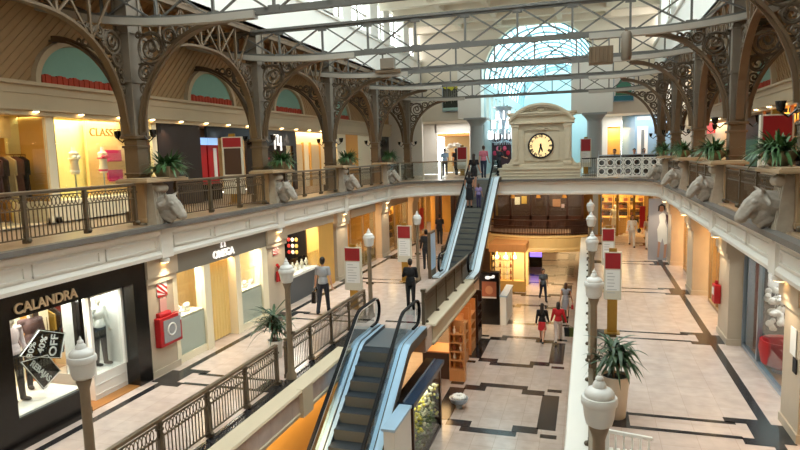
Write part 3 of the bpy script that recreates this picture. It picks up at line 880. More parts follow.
# spotlights over the upper shops
sl = None; n = 0
for side, x, s in (('left', XBL+.16, 1), ('right', XBR-.16, -1)):
    for i in range(14):
        y = 9.85+1.32*i if side == 'left' else 11.5+1.6*i
        lab = 'small warm spotlight under the soffit of the %s upper gallery, number %s from the camera' % (side, ['one','two','three','four','five','six','seven','eight','nine','ten','eleven','twelve','thirteen','fourteen'][i])
        if sl is None:
            sl = thing('spotlight', lab, 'spotlight', group='spotlights over the upper shops'); r = sl
            b = MB(); b.lathe([(.07, 0), (.085, -.02), (.085, -.03)], n=12); b.build('ring', 'white', sl, smooth=True)
            b = MB(); b.lathe([(.0001, -.02), (.065, -.02), (.06, -.045), (.0001, -.06)], n=12); b.build('lens', 'bulb', sl, smooth=True)
        else: r = copy_tree(sl, label=lab)
        r.location = (x, y, 9.13)
# ================================================================== FIGURES
def rad(a): return math.radians(a)
def cloth(rgb): return mat('cloth_%d_%d_%d' % rgb, rgb, .85, noise=.08, scale=25)
def joints(H, legs, arms, lean=0., turn=0.):
    k = H/1.75; J = {'k': k}
    hip = Vector((0, 0, .92*k))
    d = lambda a: Vector((0, math.sin(rad(a)), -math.cos(rad(a))))
    for i, s in ((0, -1), (1, 1)):
        la, kb = legs[i]
        h = hip+Vector((s*.09*k, 0, -.01*k)); kn = h+d(la)*.425*k; an = kn+d(la-kb)*.415*k
        J['hip%d' % i], J['knee%d' % i], J['ank%d' % i] = h, kn, an
        J['toe%d' % i] = an+Vector((s*.02*k, .15*k, -.045*k))
    low = min(J['ank0'].z, J['ank1'].z)-.075*k
    up = lambda p: Vector((p.x, (p.y)*math.cos(rad(lean))+(p.z-hip.z)*math.sin(rad(lean)), hip.z+(p.z-hip.z)*math.cos(rad(lean))-p.y*math.sin(rad(lean))))
    J['hip'] = hip; J['waist'] = up(Vector((0, 0, 1.08*k))); J['chest'] = up(Vector((0, 0, 1.29*k))); J['neck'] = up(Vector((0, .0, 1.47*k))); J['head'] = up(Vector((0, .015*k, 1.63*k)))
    for i, s in ((0, -1), (1, 1)):
        f, o, e, inn = arms[i]
        sh = up(Vector((s*.175*k, 0, 1.41*k)))
        u = Vector((s*math.sin(rad(o)), math.sin(rad(f))*math.cos(rad(o)), -math.cos(rad(f))*math.cos(rad(o))))
        el = sh+u*.285*k; o2 = o-inn
        v = Vector((s*math.sin(rad(o2)), math.sin(rad(f+e))*math.cos(rad(o2)), -math.cos(rad(f+e))*math.cos(rad(o2))))
        wr = el+v*.245*k
        J['sh%d' % i], J['el%d' % i], J['wr%d' % i], J['hd%d' % i] = sh, el, wr, v
    for q in J:
        if isinstance(J[q], Vector) and not q.startswith('hd'): J[q] = J[q]-Vector((0, 0, low))
    J['turn'] = turn
    return J
def body_mesh(J, female, detail):
    b = MB(); k = J['k']; E = lambda p, r: b.ell(p, [q*k for q in r], 12, 8)
    C = lambda p, q, r0, r1: capsule(b, p, q, r0*k, r1*k, 10)
    E(J['hip']+Vector((0, 0, .02*k)), (.145, .1, .11)); E(J['waist'], (.115 if female else .13, .09, .14)); E(J['chest'], (.135 if female else .155, .1, .18))
    C(J['sh0'], J['sh1'], .05, .05); C(J['chest'], J['neck'], .08, .05); C(J['neck'], J['head'], .048, .05)
    for i in (0, 1):
        C(J['hip%d' % i], J['knee%d' % i], .08, .05); C(J['knee%d' % i], J['ank%d' % i], .05, .034)
        b.ell((J['ank%d' % i]+J['toe%d' % i])/2-Vector((0, .01, .005*k)), (.04*k, .115*k, .035*k), 10, 6)
        C(J['sh%d' % i], J['el%d' % i], .045, .037); C(J['el%d' % i], J['wr%d' % i], .037, .026)
        s = -1 if i == 0 else 1; w, v = J['wr%d' % i], J['hd%d' % i]
        pr = Vector((0, 1, 0)) if abs(v.y) < .8 else Vector((0, 0, 1))
        side = (pr-v*pr.dot(v)).normalized(); inn = v.cross(side).normalized()*(1 if i else -1)
        palm = w+v*.075*k; C(w, palm, .024, .03); C(palm-side*.02*k, palm+side*.02*k, .02, .02)
        for fi, (off, L) in enumerate(((.032, .062), (.011, .072), (-.011, .066), (-.031, .05))):
            p0 = palm+side*off*k+v*.012*k; p1 = p0+(v*.8+inn*.4).normalized()*L*.6*k; p2 = p1+(v*.3+inn*.9).normalized()*L*.5*k
            C(p0, p1, .0105, .0095); C(p1, p2, .0095, .008)
        t0 = w+v*.03*k+side*.022*k; t1 = t0+(v*.6+side*.75).normalized()*.042*k; C(t0, t1, .013, .0115); C(t1, t1+(v*.85+side*.2+inn*.4).normalized()*.032*k, .011, .009)
    hd = J['head']; T = Matrix.Rotation(J['turn'], 3, 'Z'); n0 = len(b.v)
    E(hd+Vector((0, -.008*k, .025*k)), (.076, .096, .1)); E(hd+Vector((0, .025*k, -.045*k)), (.055, .066, .068)); E(hd+Vector((0, .102*k, -.015*k)), (.013, .017, .024))
    for s in (-1, 1): E(hd+Vector((s*.077*k, -.005*k, -.005*k)), (.012, .022, .032)); E(hd+Vector((s*.03*k, .078*k, .022*k)), (.02, .012, .008))
    for i in range(n0, len(b.v)): b.v[i] = tuple(hd+T @ (Vector(b.v[i])-hd))
    return remeshed(b, detail*k, 2)
def person(label, loc, rz, H=1.72, female=False, legs=((14, 4), (-14, 12)), arms=((-12, 8, 12, 0), (12, 8, 18, 0)), lean=2, turn=0.,
           top=(60, 60, 64), bottom=(40, 44, 60), sleeves='short', lower='trousers', hair='short', haircol='hair', skin='skin', shoes=(24, 22, 22), name='person', detail=.0085, cat='person', group=None, hem=.52, body=True):
    t = thing(name, label, cat, loc, rz, group); J = joints(H, legs, arms, lean, turn); k = J['k']
    mesh_obj('body', body_mesh(J, female, detail), skin, t)
    b = MB(); E = lambda p, r: b.ell(p, [q*k for q in r], 14, 9)
    E(J['waist']+Vector((0, 0, -.03*k)), (.145 if female else .16, .115, .15)); E(J['chest'], (.158 if female else .178, .125, .19)); capsule(b, J['sh0'], J['sh1'], .066*k, .066*k); capsule(b, J['chest']+Vector((0,0,.1*k)), J['neck']-Vector((0, 0, .03*k)), .09*k, .06*k)
    if lower != 'dress': E(J['hip']+Vector((0, 0, .07*k)), (.165, .125, .12))
    for i in (0, 1):
        if sleeves in ('short', 'long'):
            e = J['sh%d' % i].lerp(J['el%d' % i], .62 if sleeves == 'short' else 1.); capsule(b, J['sh%d' % i], e, .062*k, .054*k)
            if sleeves == 'long': capsule(b, J['el%d' % i], J['wr%d' % i].lerp(J['el%d' % i], .08), .052*k, .042*k)
    if lower == 'dress':
        mid = (J['knee0']+J['knee1'])/2; hm = J['hip'].lerp(mid, hem/.43*.75+.1)
        capsule(b, J['waist'], J['hip'], .12*k, .16*k, 14); b.tube([J['hip']+Vector((0, 0, .05*k)), J['hip'].lerp(hm, .5), hm], [.16*k, .175*k, .185*k], 16)
    mesh_obj('dress' if lower == 'dress' else 'shirt', remeshed(b, .013*k, 3), cloth(top), t)
    if lower != 'dress':
        b = MB(); b.ell(J['hip']+Vector((0, 0, .0)), (.16*k, .118*k, .12*k), 14, 9)
        for i in (0, 1):
            if lower == 'trousers':
                capsule(b, J['hip%d' % i], J['knee%d' % i], .094*k, .068*k); capsule(b, J['knee%d' % i], J['ank%d' % i], .068*k, .056*k)
            elif lower == 'shorts': capsule(b, J['hip%d' % i], J['hip%d' % i].lerp(J['knee%d' % i], .55), .095*k, .09*k)
        if lower == 'skirt':
            mid = (J['knee0']+J['knee1'])/2; b.tube([J['hip']+Vector((0, 0, .06*k)), J['hip'].lerp(mid, .4), J['hip'].lerp(mid, .75)], [.15*k, .172*k, .178*k], 16)
        mesh_obj({'trousers': 'trousers', 'shorts': 'shorts', 'skirt': 'skirt'}[lower], remeshed(b, .013*k, 3), cloth(bottom), t)
    for i in (0, 1):
        b = MB(); b.ell((J['ank%d' % i]+J['toe%d' % i])/2+Vector((0, -.01, -.008*k)), (.05*k, .135*k, .042*k), 12, 7); b.ell(J['ank%d' % i]-Vector((0, .01*k, .02*k)), (.045*k, .055*k, .05*k), 10, 6)
        zmin = min(v[2] for v in b.v)
        b.v = [(x, y, max(z, J['toe%d' % i].z-.028*k)) for x, y, z in b.v]
        b.build('shoe', cloth(shoes), t, smooth=True)
    hd = J['head']; T = Matrix.Rotation(turn, 3, 'Z')
    if hair:
        b = MB(); P = lambda x, y, z: hd+T @ (Vector((x, y, z))*k)
        b.ell(P(0, -.022, .045), (.086*k, .1*k, .098*k), 14, 9); b.ell(P(0, -.05, -.01), (.08*k, .066*k, .09*k), 12, 8)
        if hair == 'long': capsule(b, P(0, -.06, 0), P(0, -.105, -.2), .08*k, .075*k); capsule(b, P(0, -.1, -.2), P(0, -.12, -.32), .085*k, .05*k)
        if hair == 'bob': capsule(b, P(0, -.05, 0), P(0, -.06, -.11), .09*k, .085*k)
        mesh_obj('hair', remeshed(b, .014*k, 2), haircol, t)
    if cat == 'person':
        for s in (-1, 1):
            b = MB(); b.ell(hd+T @ (Vector((s*.03, .086, .008))*k), (.011*k, .007*k, .007*k), 8, 6); b.build('eye', 'black', t, smooth=True)
        b = MB(); b.ell(hd+T @ (Vector((0, .088, -.062))*k), (.022*k, .007*k, .007*k), 8, 6); b.build('mouth', 'sigred', t, smooth=True)
    return t, J
MQ = {}
def mannequin(label, loc, rz, top, bottom, lower='trousers', sleeves='long', H=1.72, group='shop mannequins', female=True, skin='manq'):
    """dressed shop dummy; a repeat shares its meshes with an earlier one of the same dress"""
    if 'manq' not in M: M['manq'] = mat('ivory_mannequin', (226, 214, 196), .4)
    key = (top, bottom, lower, sleeves, H)
    if key in MQ: return copy_tree(MQ[key], loc, rz, label=label)
    t, J = person(label, loc, rz, H, female, ((3, 0), (-3, 2)), ((2, 9, 6, 0), (-4, 10, 14, 0)), 0, 0, top, bottom, sleeves, lower, None, 'hair', 'manq', (40, 34, 30), 'mannequin', .013, 'mannequin', group)
    MQ[key] = t; return t
def garment(b, p, w, h, d, yaw=0):
    """a hanging garment: shoulders, body, slight taper"""
    c, s = math.cos(yaw), math.sin(yaw); n0 = len(b.v)
    prof = [(-.12*w, h), (.12*w, h), (.5*w, h*.9), (.5*w, h*.55), (.38*w, h*.6), (.46*w, 0), (-.46*w, 0), (-.38*w, h*.6), (-.5*w, h*.55), (-.5*w, h*.9)]
    b.prism(prof, lambda u, v, q: (u, q, v), -d/2, d/2)
    for i in range(n0, len(b.v)):
        x, y, z = b.v[i]; b.v[i] = (p[0]+x*c-y*s, p[1]+x*s+y*c, p[2]+z)
# ================================================================== SHOPS OF THE MIDDLE LEVEL
LIGHTS, LIGHTS2, LIGHTS3 = [], [], []
cW, cC, cG = (1, .76, .46), (1, .92, .78), (1, .66, .3)
PROD = {}
def product(kind, label, loc, rz=0, colr=None, group=None, s=1.):
    key = (kind, colr)
    if key not in PROD:
        b = MB(); mt = cloth(colr) if colr else 'pot'
        if kind == 'bottle': b.lathe([(.045, 0), (.05, .02), (.05, .13), (.02, .17), (.02, .2), (.026, .2), (.026, .24)], n=10)
        elif kind == 'handbag':
            b.frustum((0, 0), .08, .17, .06, .14, 0, .22); b.tube([(0, -.09, .21), (0, -.07, .33), (0, .07, .33), (0, .09, .21)], .012, 5)
        elif kind == 'gift_box': b.box(-.08, .08, -.1, .1, 0, .12); b.box(-.083, .083, -.103, .103, .1, .14)
        elif kind == 'shoe': b.ell((.02, 0, .035), (.12, .04, .035)); b.ell((-.06, 0, .06), (.05, .036, .05)); b.box(-.11, -.06, -.02, .02, 0, .05)
        elif kind == 'necklace_bust': b.lathe([(.07, 0), (.08, .02), (.03, .05), (.03, .08), (.1, .14), (.11, .22), (.05, .28), (.04, .34), (.0001, .35)], n=12, sx=.6)
        elif kind == 'watch_stand': b.box(-.05, .05, -.06, .06, 0, .02); b.cyl((0, -.05, .08), (0, .05, .08), .04, n=10); b.box(-.01, .01, -.01, .01, .02, .06)
        PROD[key] = b.build(kind, mt, smooth=kind in ('bottle', 'shoe', 'necklace_bust')); o = PROD[key]
    else: o = PROD[key].copy(); COL.objects.link(o)
    o.location = loc; o.rotation_euler = (0, 0, rz); o.scale = (s, s, s); o.parent = None
    return tag(o, label, kind.replace('_', ' '), group)
ROWS = ['lowest', 'second', 'third', 'top']
def shelf_unit(label, loc, rz, w, h, n, wallm, prod, colors, plabel, group, d=.32, per=5):
    t = thing('shelf_unit', label, 'shelves', loc, rz=rz)
    b = MB(); b.box(-d-.02, -d, -w/2, w/2, 0, h); b.build('back_panel', wallm, t)
    for s in (-1, 1): b = MB(); b.box(-d, 0, s*w/2-.02, s*w/2+.02, 0, h); b.build('side_panel', wallm, t)
    zs = [.45+(h-.55)*i/n for i in range(n)]
    for z in zs: b = MB(); b.box(-d, 0, -w/2+.02, w/2-.02, z-.03, z); b.build('shelf', wallm, t)
    b = MB(); b.box(-d, -.02, -w/2+.02, w/2-.02, 0, .4); b.build('plinth', wallm, t)
    R = Matrix.Rotation(rz, 3, 'Z')
    for i, z in enumerate(zs):
        for j in range(per):
            p = R @ Vector((-d/2, -w/2+w*(j+.6)/(per+.2), z))+Vector(loc)
            product(prod, plabel % (ROWS[min(i, 3)], ['one', 'two', 'three', 'four', 'five', 'six', 'seven'][j]), p, rz, colors[(i*per+j) % len(colors)], group)
    return t
def wallbox(name, x0, x1, y0, y1, z0, z1, m): b = MB(); b.box(x0, x1, y0, y1, z0, z1); return struct(name, b, m)
wallbox('ceiling_middle_left', -13.2, -9.75, -1.5, 44, 5.56, 5.66, 'cream'); wallbox('ceiling_middle_right', 3.5, 7.3, -1.5, 44, 5.56, 5.66, 'cream')
for k, m in ((0, 'shopc'), (1, 'shopw'), (2, 'shopg'), (3, 'shopg'), (4, 'shopg')):
    wallbox('wall_partition_%d' % (k+1), -13.1, XWL-.62, YK(k)-.06, YK(k)+.22, L1, 5.6, m)
    wallbox('wall_partition_%d' % (k+11), XWR+.62, 7.3, YK(k)-.1, YK(k)+.1, L1, 5.6, m)

# ---- the black shop with tilted sale cards
xw = XWL
t = thing('shopfront', 'black lacquered shopfront lettered CALANDRA at the lower left', 'shopfront', (xw, 9, L1))
def P(name, b, m, **k):
    b.v = [(x-xw, y-9, z-L1) for x, y, z in b.v]; return b.build(name, m, t, **k)
b = MB(); b.box(xw-.12, xw+.06, 5.9, 11.38, 5.2, 5.66); P('fascia_panel', b, 'black')
b = MB(); b.box(xw-.1, xw+.05, 7.0, 9.5, L1, 3.38); b.box(xw-.1, xw+.09, 7.0, 9.52, L1, L1+.14); P('stall_riser', b, 'black')
b = MB(); b.box(xw-.12, xw+.06, 5.9, 7.92, L1, 5.2); P('wall_panel', b, 'black')
b = MB(); b.box(xw-.12, xw+.06, 9.43, 9.52, L1, 5.2); P('jamb', b, 'black')
b = MB(); b.box(xw-.9, xw+.05, 10.98, 11.4, L1, 5.2); P('pilaster', b, 'black')
b = MB(); b.box(xw-1.6, xw-.02, 7.6, 9.43, 3.36, 3.42); P('display_floor', b, 'white')
b = MB()
for y in (9.12, 9.8): b.box(xw-1.4, xw-1.36, y, y+.2, 3.42, 5.3)
P('display_curtain', b, 'shopc')
b = MB(); b.box(xw-.03, xw-.02, 7.92, 9.43, 3.38, 5.2); P('window_glass', b, 'glass')
b = MB(); b.box(xw-1.5, xw-.3, 10.02, 10.98, L1, 3.38)
for z in (2.95, 3.16): b.box(xw-.31, xw-.285, 10.05, 10.95, z, z+.012)
P('white_plinth', b, 'white')
b = MB()
for y in (10.0, 10.92): b.box(xw-.36, xw-.26, y, y+.07, 3.38, 5.2)
b.box(xw-.36, xw-.26, 10.0, 10.99, 5.08, 5.2); P('white_window_frame', b, 'white')
b = MB(); b.box(xw-1.02, xw-1.0, 10.02, 10.96, 3.38, 5.2); b.box(xw-1.0, xw-.36, 10.94, 10.97, 3.38, 5.2); P('display_back', b, 'white')
b = MB(); b.box(xw-.33, xw-.32, 10.05, 10.95, 3.38, 5.1); P('window_glass', b, 'glass')
b = MB(); b.box(xw-3.3, xw+.02, 9.5, 11.0, L1+.002, L1+.02); P('entrance_floor', b, 'wood')
lt = text_mesh('lettering', 'CALANDRA', .265, plane_mtx((.085, -.3, 2.45), (0, 1, 0), (0, 0, 1)), 'letter', t, .015, spacing=.98, bold=.005)
# serifs of the letters
me = lt.data
wallbox('wall_shop_a', -12.0, -11.9, 6.2, 8.6, L1, 5.6, 'shopc'); wallbox('wall_shop_b', -13.05, -12.95, 6, 11.8, L1, 5.6, 'goldwall')
LIGHTS += [(-10.6, 7.6, 9.4, 40, cC), (-10.3, 10.0, 11.0, 28, (1, 1, .92)), (-11.9, 8.6, 11.6, 50, cW)]
mannequin('mannequin in a pale patterned blouse and dark trousers behind the tilted sale cards', (-10.35, 8.5, 3.42), -pi/2, (222, 204, 204), (30, 28, 30))
mannequin('mannequin with dark trousers and a brown top at the right of the sale cards', (-10.6, 9.15, 3.42), -pi/2-.4, (84, 60, 58), (24, 22, 24))
mannequin('mannequin in a white blouse and black trousers in the white side window', (-10.4, 10.68, 3.38), -pi/2, (226, 226, 220), (18, 18, 20), H=1.62)
def clothes_rack(label, loc, rz, L, cols, glabel, gname, h=1.7):
    t = thing('clothes_rack', label, 'clothes rack', loc, rz)
    b = MB(); b.cyl((0, -L/2, h), (0, L/2, h), .016, n=8)
    for y in (-L/2, L/2): b.cyl((0, y, 0), (0, y, h), .016, n=8); b.box(-.25, .25, y-.02, y+.02, 0, .03)
    b.build('frame', 'gold', t)
    R = Matrix.Rotation(rz, 3, 'Z')
    for i, c in enumerate(cols):
        y = -L/2+L*(i+.7)/(len(cols)+.4)
        b = MB(); n0 = 0; garment(b, (0, 0, -1.02), .46, 1.0, .05, 0); b.tube([(0, 0, -.05), (0, 0, .02), (.03, 0, .04)], .006, 4)
        o = b.build('garment', cloth(c)); p = R @ Vector((0, y, h-.02))+Vector(loc)
        o.location = p; o.rotation_euler = (0, 0, rz+.1*math.sin(i*2.1)); tag(o, glabel % ['one','two','three','four','five','six','seven','eight'][i], 'garment', gname)
clothes_rack('clothes rail of coats inside the black shop, beyond the sale cards', (-11.35, 10.55, L1), .1, 1.5, [(46, 38, 36), (160, 130, 50), (36, 30, 30), (120, 34, 28), (130, 60, 30), (30, 26, 28), (70, 50, 40)], 'garment %s along the rail inside the black shop', 'garments in the black shop', 1.95)
# tilted sale cards hung in the window
t = thing('sale_sign', 'black upper sale card reading 30% 40% OFF in the window', 'sign', (xw-.2, 8.78, 4.44))
c1 = [(-.54, -.02), (-.07, .37), (.53, .12), (.37, -.36)]
b = MB(); b.prism(c1, lambda u, v, w: (w, u, v), -.012, 0); b.build('card', 'black', t)
b = MB()
for (u0, v0), (u1, v1) in zip(c1, c1[1:]+c1[:1]): b.bar((.004, u0*.95, v0*.93), (.004, u1*.95, v1*.93), .036, .01)
b.build('border', 'white', t)
for s, p, a, z in (('30%', (-.22, .0), 65, .18), ('40%', (.03, .02), 62, .19), ('OFF', (.3, -.06), 75, .24)):
    r = (0, math.cos(rad(a)), math.sin(rad(a)))
    text_mesh('lettering', s, z, plane_mtx((.004, p[0], p[1]), r, (0, -math.sin(rad(a)), math.cos(rad(a)))), 'white', t, .004, bold=.004)
t = thing('sale_sign', 'black lower sale card reading REBAJAS hung as a diamond in the window', 'sign', (xw-.21, 8.7, 4.02))
c2 = [(-.44, .3), (.0, -.4), (.43, -.18), (.15, .25)]
b = MB(); b.prism(c2, lambda u, v, w: (w, u, v), -.012, 0); b.build('card', 'black', t)
b = MB()
for (u0, v0), (u1, v1) in zip(c2, c2[1:]+c2[:1]): b.bar((.004, u0*.95, v0*.95), (.004, u1*.95, v1*.95), .034, .01)
b.build('border', 'white', t)
text_mesh('lettering', 'REBAJAS', .16, plane_mtx((.004, -.06, -.06), (0, .62, -.78), (0, .78, .62)), 'white', t, .004, bold=.004)

# ---- the watch shop
t = thing('shopfront', 'taupe and cream watch shopfront lettered OMEGA', 'shopfront', (xw, 14.5, L1))
def P(name, b, m, **k):
    b.v = [(x-xw, y-14.5, z-L1) for x, y, z in b.v]; return b.build(name, m, t, **k)
b = MB(); b.box(xw-.1, xw+.05, 12.35, 16.95, 5.14, 5.66); P('fascia_panel', b, 'omegab')
b = MB()
for y0, y1 in ((12.35, 12.5), (13.62, 13.9), (15.12, 15.38), (16.62, 16.95)): P('frame_post', MB().box(xw-.25, xw+.03, y0, y1, L1, 5.14), 'shopc')
b = MB()
for y0, y1 in ((12.5, 13.62), (15.38, 16.62)): pass
for y0, y1 in ((12.5, 13.62), (15.38, 16.62)): P('counter_shelf', MB().box(xw-.9, xw-.06, y0, y1, 3.93, 3.99), 'shopc'); P('kick_board', MB().box(xw-.06, xw-.02, y0, y1, L1, 3.02), 'shopc')
for y0, y1 in ((12.5, 13.62), (15.38, 16.62)):
    b = MB(); b.box(xw-.07, xw-.05, y0, y1, 3.02, 3.93); P('lower_panel', b, mat('sage_glass_panel', (244, 242, 226), .35))
    b = MB(); b.box(xw-.05, xw-.04, y0, y1, 3.02, 5.14); P('window_glass', b, 'glass')
    b = MB(); b.box(xw-.95, xw-.9, y0, y1, L1, 5.14); P('display_back', b, 'shopc')
    b = MB(); b.box(xw-.9, xw-.88, y0+.3, y0+.55, 4.05, 5.1); P('red_poster', b, mat('red_poster', (170, 50, 40), .5))
b = MB()
for i in range(9): b.cyl((xw-.3, 13.95+i*.14, L1+.03), (xw-.3, 13.95+i*.14, 5.1), .085, n=8)
P('gold_curtain', b, mat('gold_curtain', (236, 204, 132), .5), smooth=True)
text_mesh('lettering', 'OMEGA', .29, plane_mtx((.075, .02, 2.40), (0, 1, 0), (0, 0, 1)), 'letterw', t, .02, bold=.004)
b = MB(); b.ribbon([(.07, .02+.085*math.sin(a), 2.74+.085*math.cos(a)) for a in [rad(-145+290*i/16) for i in range(17)]], (1, 0, 0), .03, .024)
for s in (-1, 1): b.box(.055, .085, .02+s*.045, .02+s*.12, 2.655, 2.68)
b.build('emblem', 'letterw', t)
LIGHTS += [(-10.2, 12.4, 13.8, 60, (1, .96, .84)), (-10.2, 15.3, 16.7, 60, (1, .96, .84)), (-9.95, 13.8, 15.2, 45, cG)]
for q, (y0, n) in enumerate(((12.8, 4), (15.65, 5))):
    for i in range(n): product('watch_stand', 'watch on a white stand in the %s watch-shop window, number %s from the camera' % (('near', 'far')[q], ['one', 'two', 'three', 'four', 'five'][i]), (xw-.3-.12*(i % 2), y0+i*.2, 3.99), 0, (228, 226, 220), 'watches on display stands', 1.5)
# ---- third shop: long lit counters of jewellery
t = thing('shopfront', 'jewellery shopfront with lit counters and a golden end panel beyond the watch shop', 'shopfront', (xw, 20.2, L1))
def P(name, b, m, **k):
    b.v = [(x-xw, y-20.2, z-L1) for x, y, z in b.v]; return b.build(name, m, t, **k)
b = MB(); b.box(xw-.1, xw+.04, 18.1, 22.3, 5.3, 5.66); P('fascia_panel', b, 'pier')
b = MB(); b.box(xw-.5, xw, 20.9, 22.3, L1, 5.3); P('golden_panel', b, 'goldwall')
b = MB(); b.box(xw-.8, xw-.1, 18.15, 20.9, L1, 3.72); P('dark_counter', b, mat('slate_counter', (70, 76, 80), .35))
b = MB(); b.box(xw-.85, xw-.05, 18.1, 20.95, 3.72, 3.8); P('counter_top', b, 'white')
b = MB(); b.box(xw-.06, xw-.05, 18.15, 20.9, 3.8, 4.4); P('counter_glass', b, 'glass')
b = MB(); b.box(xw-2.6, xw-2.5, 17.9, 22.4, L1, 5.5); P('rear_panel', b, 'shopd')
b = MB(); b.box(xw-2.5, xw-.5, 20.82, 20.9, L1, 5.5); P('black_end_panel', b, 'black')
b = MB(); b.box(xw-2.0, xw-1.35, 20.78, 20.82, 4.65, 5.15); P('screen', b, 'screenb')
for i in range(9): b = MB(); b.ell((xw-1.2+.16*(i % 3), 20.78, 4.3+.24*(i//3)), (.07, .03, .08), 8, 6); P('wall_ornament', b, cloth([(180, 50, 40), (226, 214, 190), (200, 160, 80)][i % 3]))
for i in range(7): product('necklace_bust', 'ivory necklace bust on the lit counter, %s from the camera' % ORD[i], (xw-.42, 18.4+i*.37, 3.8), 0, (226, 216, 190), 'necklace busts on the counter')
LIGHTS += [(-10.3, 18.2, 20.9, 60, cC), (-9.55, 20.9, 22.3, 12, cG)]
# ---- fourth and fifth shops: glazed golden fronts
def glazed_front(label, y0, y1, posts, backm, light, side='left', col=cG, depth=1.6):
    s = 1 if side == 'left' else -1; x = xw-.08 if s > 0 else XWR+.34
    t = thing('shopfront', label, 'shopfront', (x, (y0+y1)/2, L1))
    def P(name, b, m, **k):
        b.v = [(X-x, y-(y0+y1)/2, z-L1) for X, y, z in b.v]; return b.build(name, m, t, **k)
    b = MB(); b.box(x-.1*s, x+.03*s, y0, y1, 5.22, 5.66); P('fascia_panel', b, 'pier')
    b = MB()
    for i in range(posts+1):
        y = y0+(y1-y0)*i/posts; b.box(x-.1*s, x-.02*s, y-.035, y+.035, L1, 5.22)
    b.box(x-.1*s, x-.02*s, y0, y1, L1, L1+.1); P('window_frame', b, 'pierd')
    b = MB(); b.box(x-.065*s, x-.055*s, y0, y1, L1+.1, 5.22); P('window_glass', b, 'glass')
    b = MB(); b.box(x-depth*s, x-(depth-.06)*s, y0, y1, L1, 5.5); P('rear_panel', b, backm)
    LIGHTS.append((x-.8*s, y0, y1, light*(1 if s > 0 else 1.6), col)); return t
glazed_front('golden glazed shopfront with a round monogram, fourth along the left walkway', 24.4, 27.6, 2, 'goldwall', 55)
b = MB(); b.tube([(xw-1.4, 26.2+.32*math.cos(a), 4.75+.32*math.sin(a)) for a in [2*pi*i/24 for i in range(24)]], .03, 6, closed=True); b.tube([(xw-1.4, 26.2+.16*math.cos(a), 4.75+.2*math.sin(a)) for a in [2*pi*i/20 for i in range(20)]], .022, 6, closed=True)
b.box(xw-1.52, xw-1.38, 26.17, 26.23, 4.9, 5.05)
tag(b.build('wall_emblem', 'gold'), 'round gold monogram on the back wall of the fourth left shop', 'emblem')
for i in range(6): product('necklace_bust', 'cream bust in the monogram shop window, %s from the camera' % ORD[i], (xw-.5, 24.8+i*.45, 3.5), 0, (214, 206, 186), 'busts in the monogram shop')
b = MB(); b.box(xw-.9, xw-.15, 24.5, 27.5, L1, 3.5); tag(b.build('display_counter', 'shopg'), 'low gold display counter in the monogram shop window', 'counter')
glazed_front('orange-gold glazed shopfront, fifth along the left walkway', 29.6, 33.2, 3, 'goldwall', 65)
shelf_unit('golden shelves of handbags in the fifth left shop', (xw-.75, 31.4, L1), 0, 2.6, 2.3, 4, 'shopg', 'handbag', [(96, 50, 30), (30, 26, 26), (170, 40, 40), (150, 110, 60)], 'handbag on the %s shelf of the fifth left shop, place %s', 'handbags in the fifth left shop', per=5)
glazed_front('bright golden shopfront at the far end of the left walkway', 34.9, 37.4, 2, 'goldwall', 65)
b = MB(); b.box(xw+.02, xw+.05, 35.3, 36.2, 3.3, 4.6); tag(b.build('wall_banner', 'red'), 'red banner on the far golden shopfront of the left walkway', 'banner')
# ---- right-hand shops
t = thing('shopfront', 'dark glazed shopfront with white hanging shapes at the lower right', 'shopfront', (XWR+.3, 14.5, L1))
def P(name, b, m, **k):
    b.v = [(x-XWR-.3, y-14.5, z-L1) for x, y, z in b.v]; return b.build(name, m, t, **k)
x = XWR+.3
b = MB(); b.box(x-.03, x+.12, 12.4, 16.9, 5.2, 5.66); P('fascia_panel', b, 'black')
b = MB()
for y in (12.42, 15.45, 16.85): b.box(x+.0, x+.1, y-.04, y+.04, L1, 5.2)
b.box(x, x+.1, 12.4, 16.9, L1, L1+.09); P('window_frame', b, 'steel')
b = MB(); b.box(x+.05, x+.06, 12.45, 16.85, L1+.09, 5.2); P('window_glass', b, 'glass')
b = MB(); b.box(x+.3, x+2.2, 16.6, 16.66, L1, 5.5); P('black_rear_panel', b, 'charcoal')
b = MB(); b.box(x+.2, x+.3, 16.58, 16.64, L1, 5.5); P('maroon_panel', b, mat('maroon_panel', (96, 24, 26), .5))
b = MB(); b.box(x+.05, x+.2, 16.6, 16.66, L1, 5.5); P('grey_rear_panel', b, mat('mist_grey_panel', (150, 156, 164), .5))
b = MB(); b.box(x+.1, x+1.5, 12.4, 16.85, L1+.002, L1+.02); P('display_floor', b, 'wood')
LIGHTS += [(x+.8, 12.6, 14.0, 14, (1, .92, .85)), (x+.7, 14.2, 16.0, 26, (1, .95, .92)), (x+2.2, 9, 11.4, 40, cG)]
r5 = random.Random(3)
for i, (y, z, s) in enumerate(((15.2, 5.0, .3), (15.5, 4.72, .26), (15.3, 4.5, .24), (15.5, 4.22, .28), (15.2, 4.0, .26), (15.45, 3.8, .22))):
    b = MB()
    if i == 0: b.box(-.16, .16, -.02, .02, -.26, .26)
    else:
        for j in range(7):
            a = r5.uniform(0, 2*pi); b.ell((s*.55*math.cos(a), r5.uniform(-.08, .08), s*.55*math.sin(a)), (s*r5.uniform(.22, .42), .05, s*r5.uniform(.2, .4)), 10, 6)
    b.tube([(0, 0, s*.5), (0, 0, 5.55-z)], .006, 4)
    o = b.build('hanging_ornament', 'white' if i else 'paper', loc=(x+.28+.12*(i % 2), y, z), smooth=i > 0)
    tag(o, ('white card' if i == 0 else 'pale flower-like ornament') + ' hung in the dark right shop window, %s from the top' % ORD[i], 'ornament', 'ornaments in the dark window')
t = thing('tub_chair', 'red tub chair with a white seat in the dark right shop window', 'chair', (x+.42, 15.0, L1+.02))
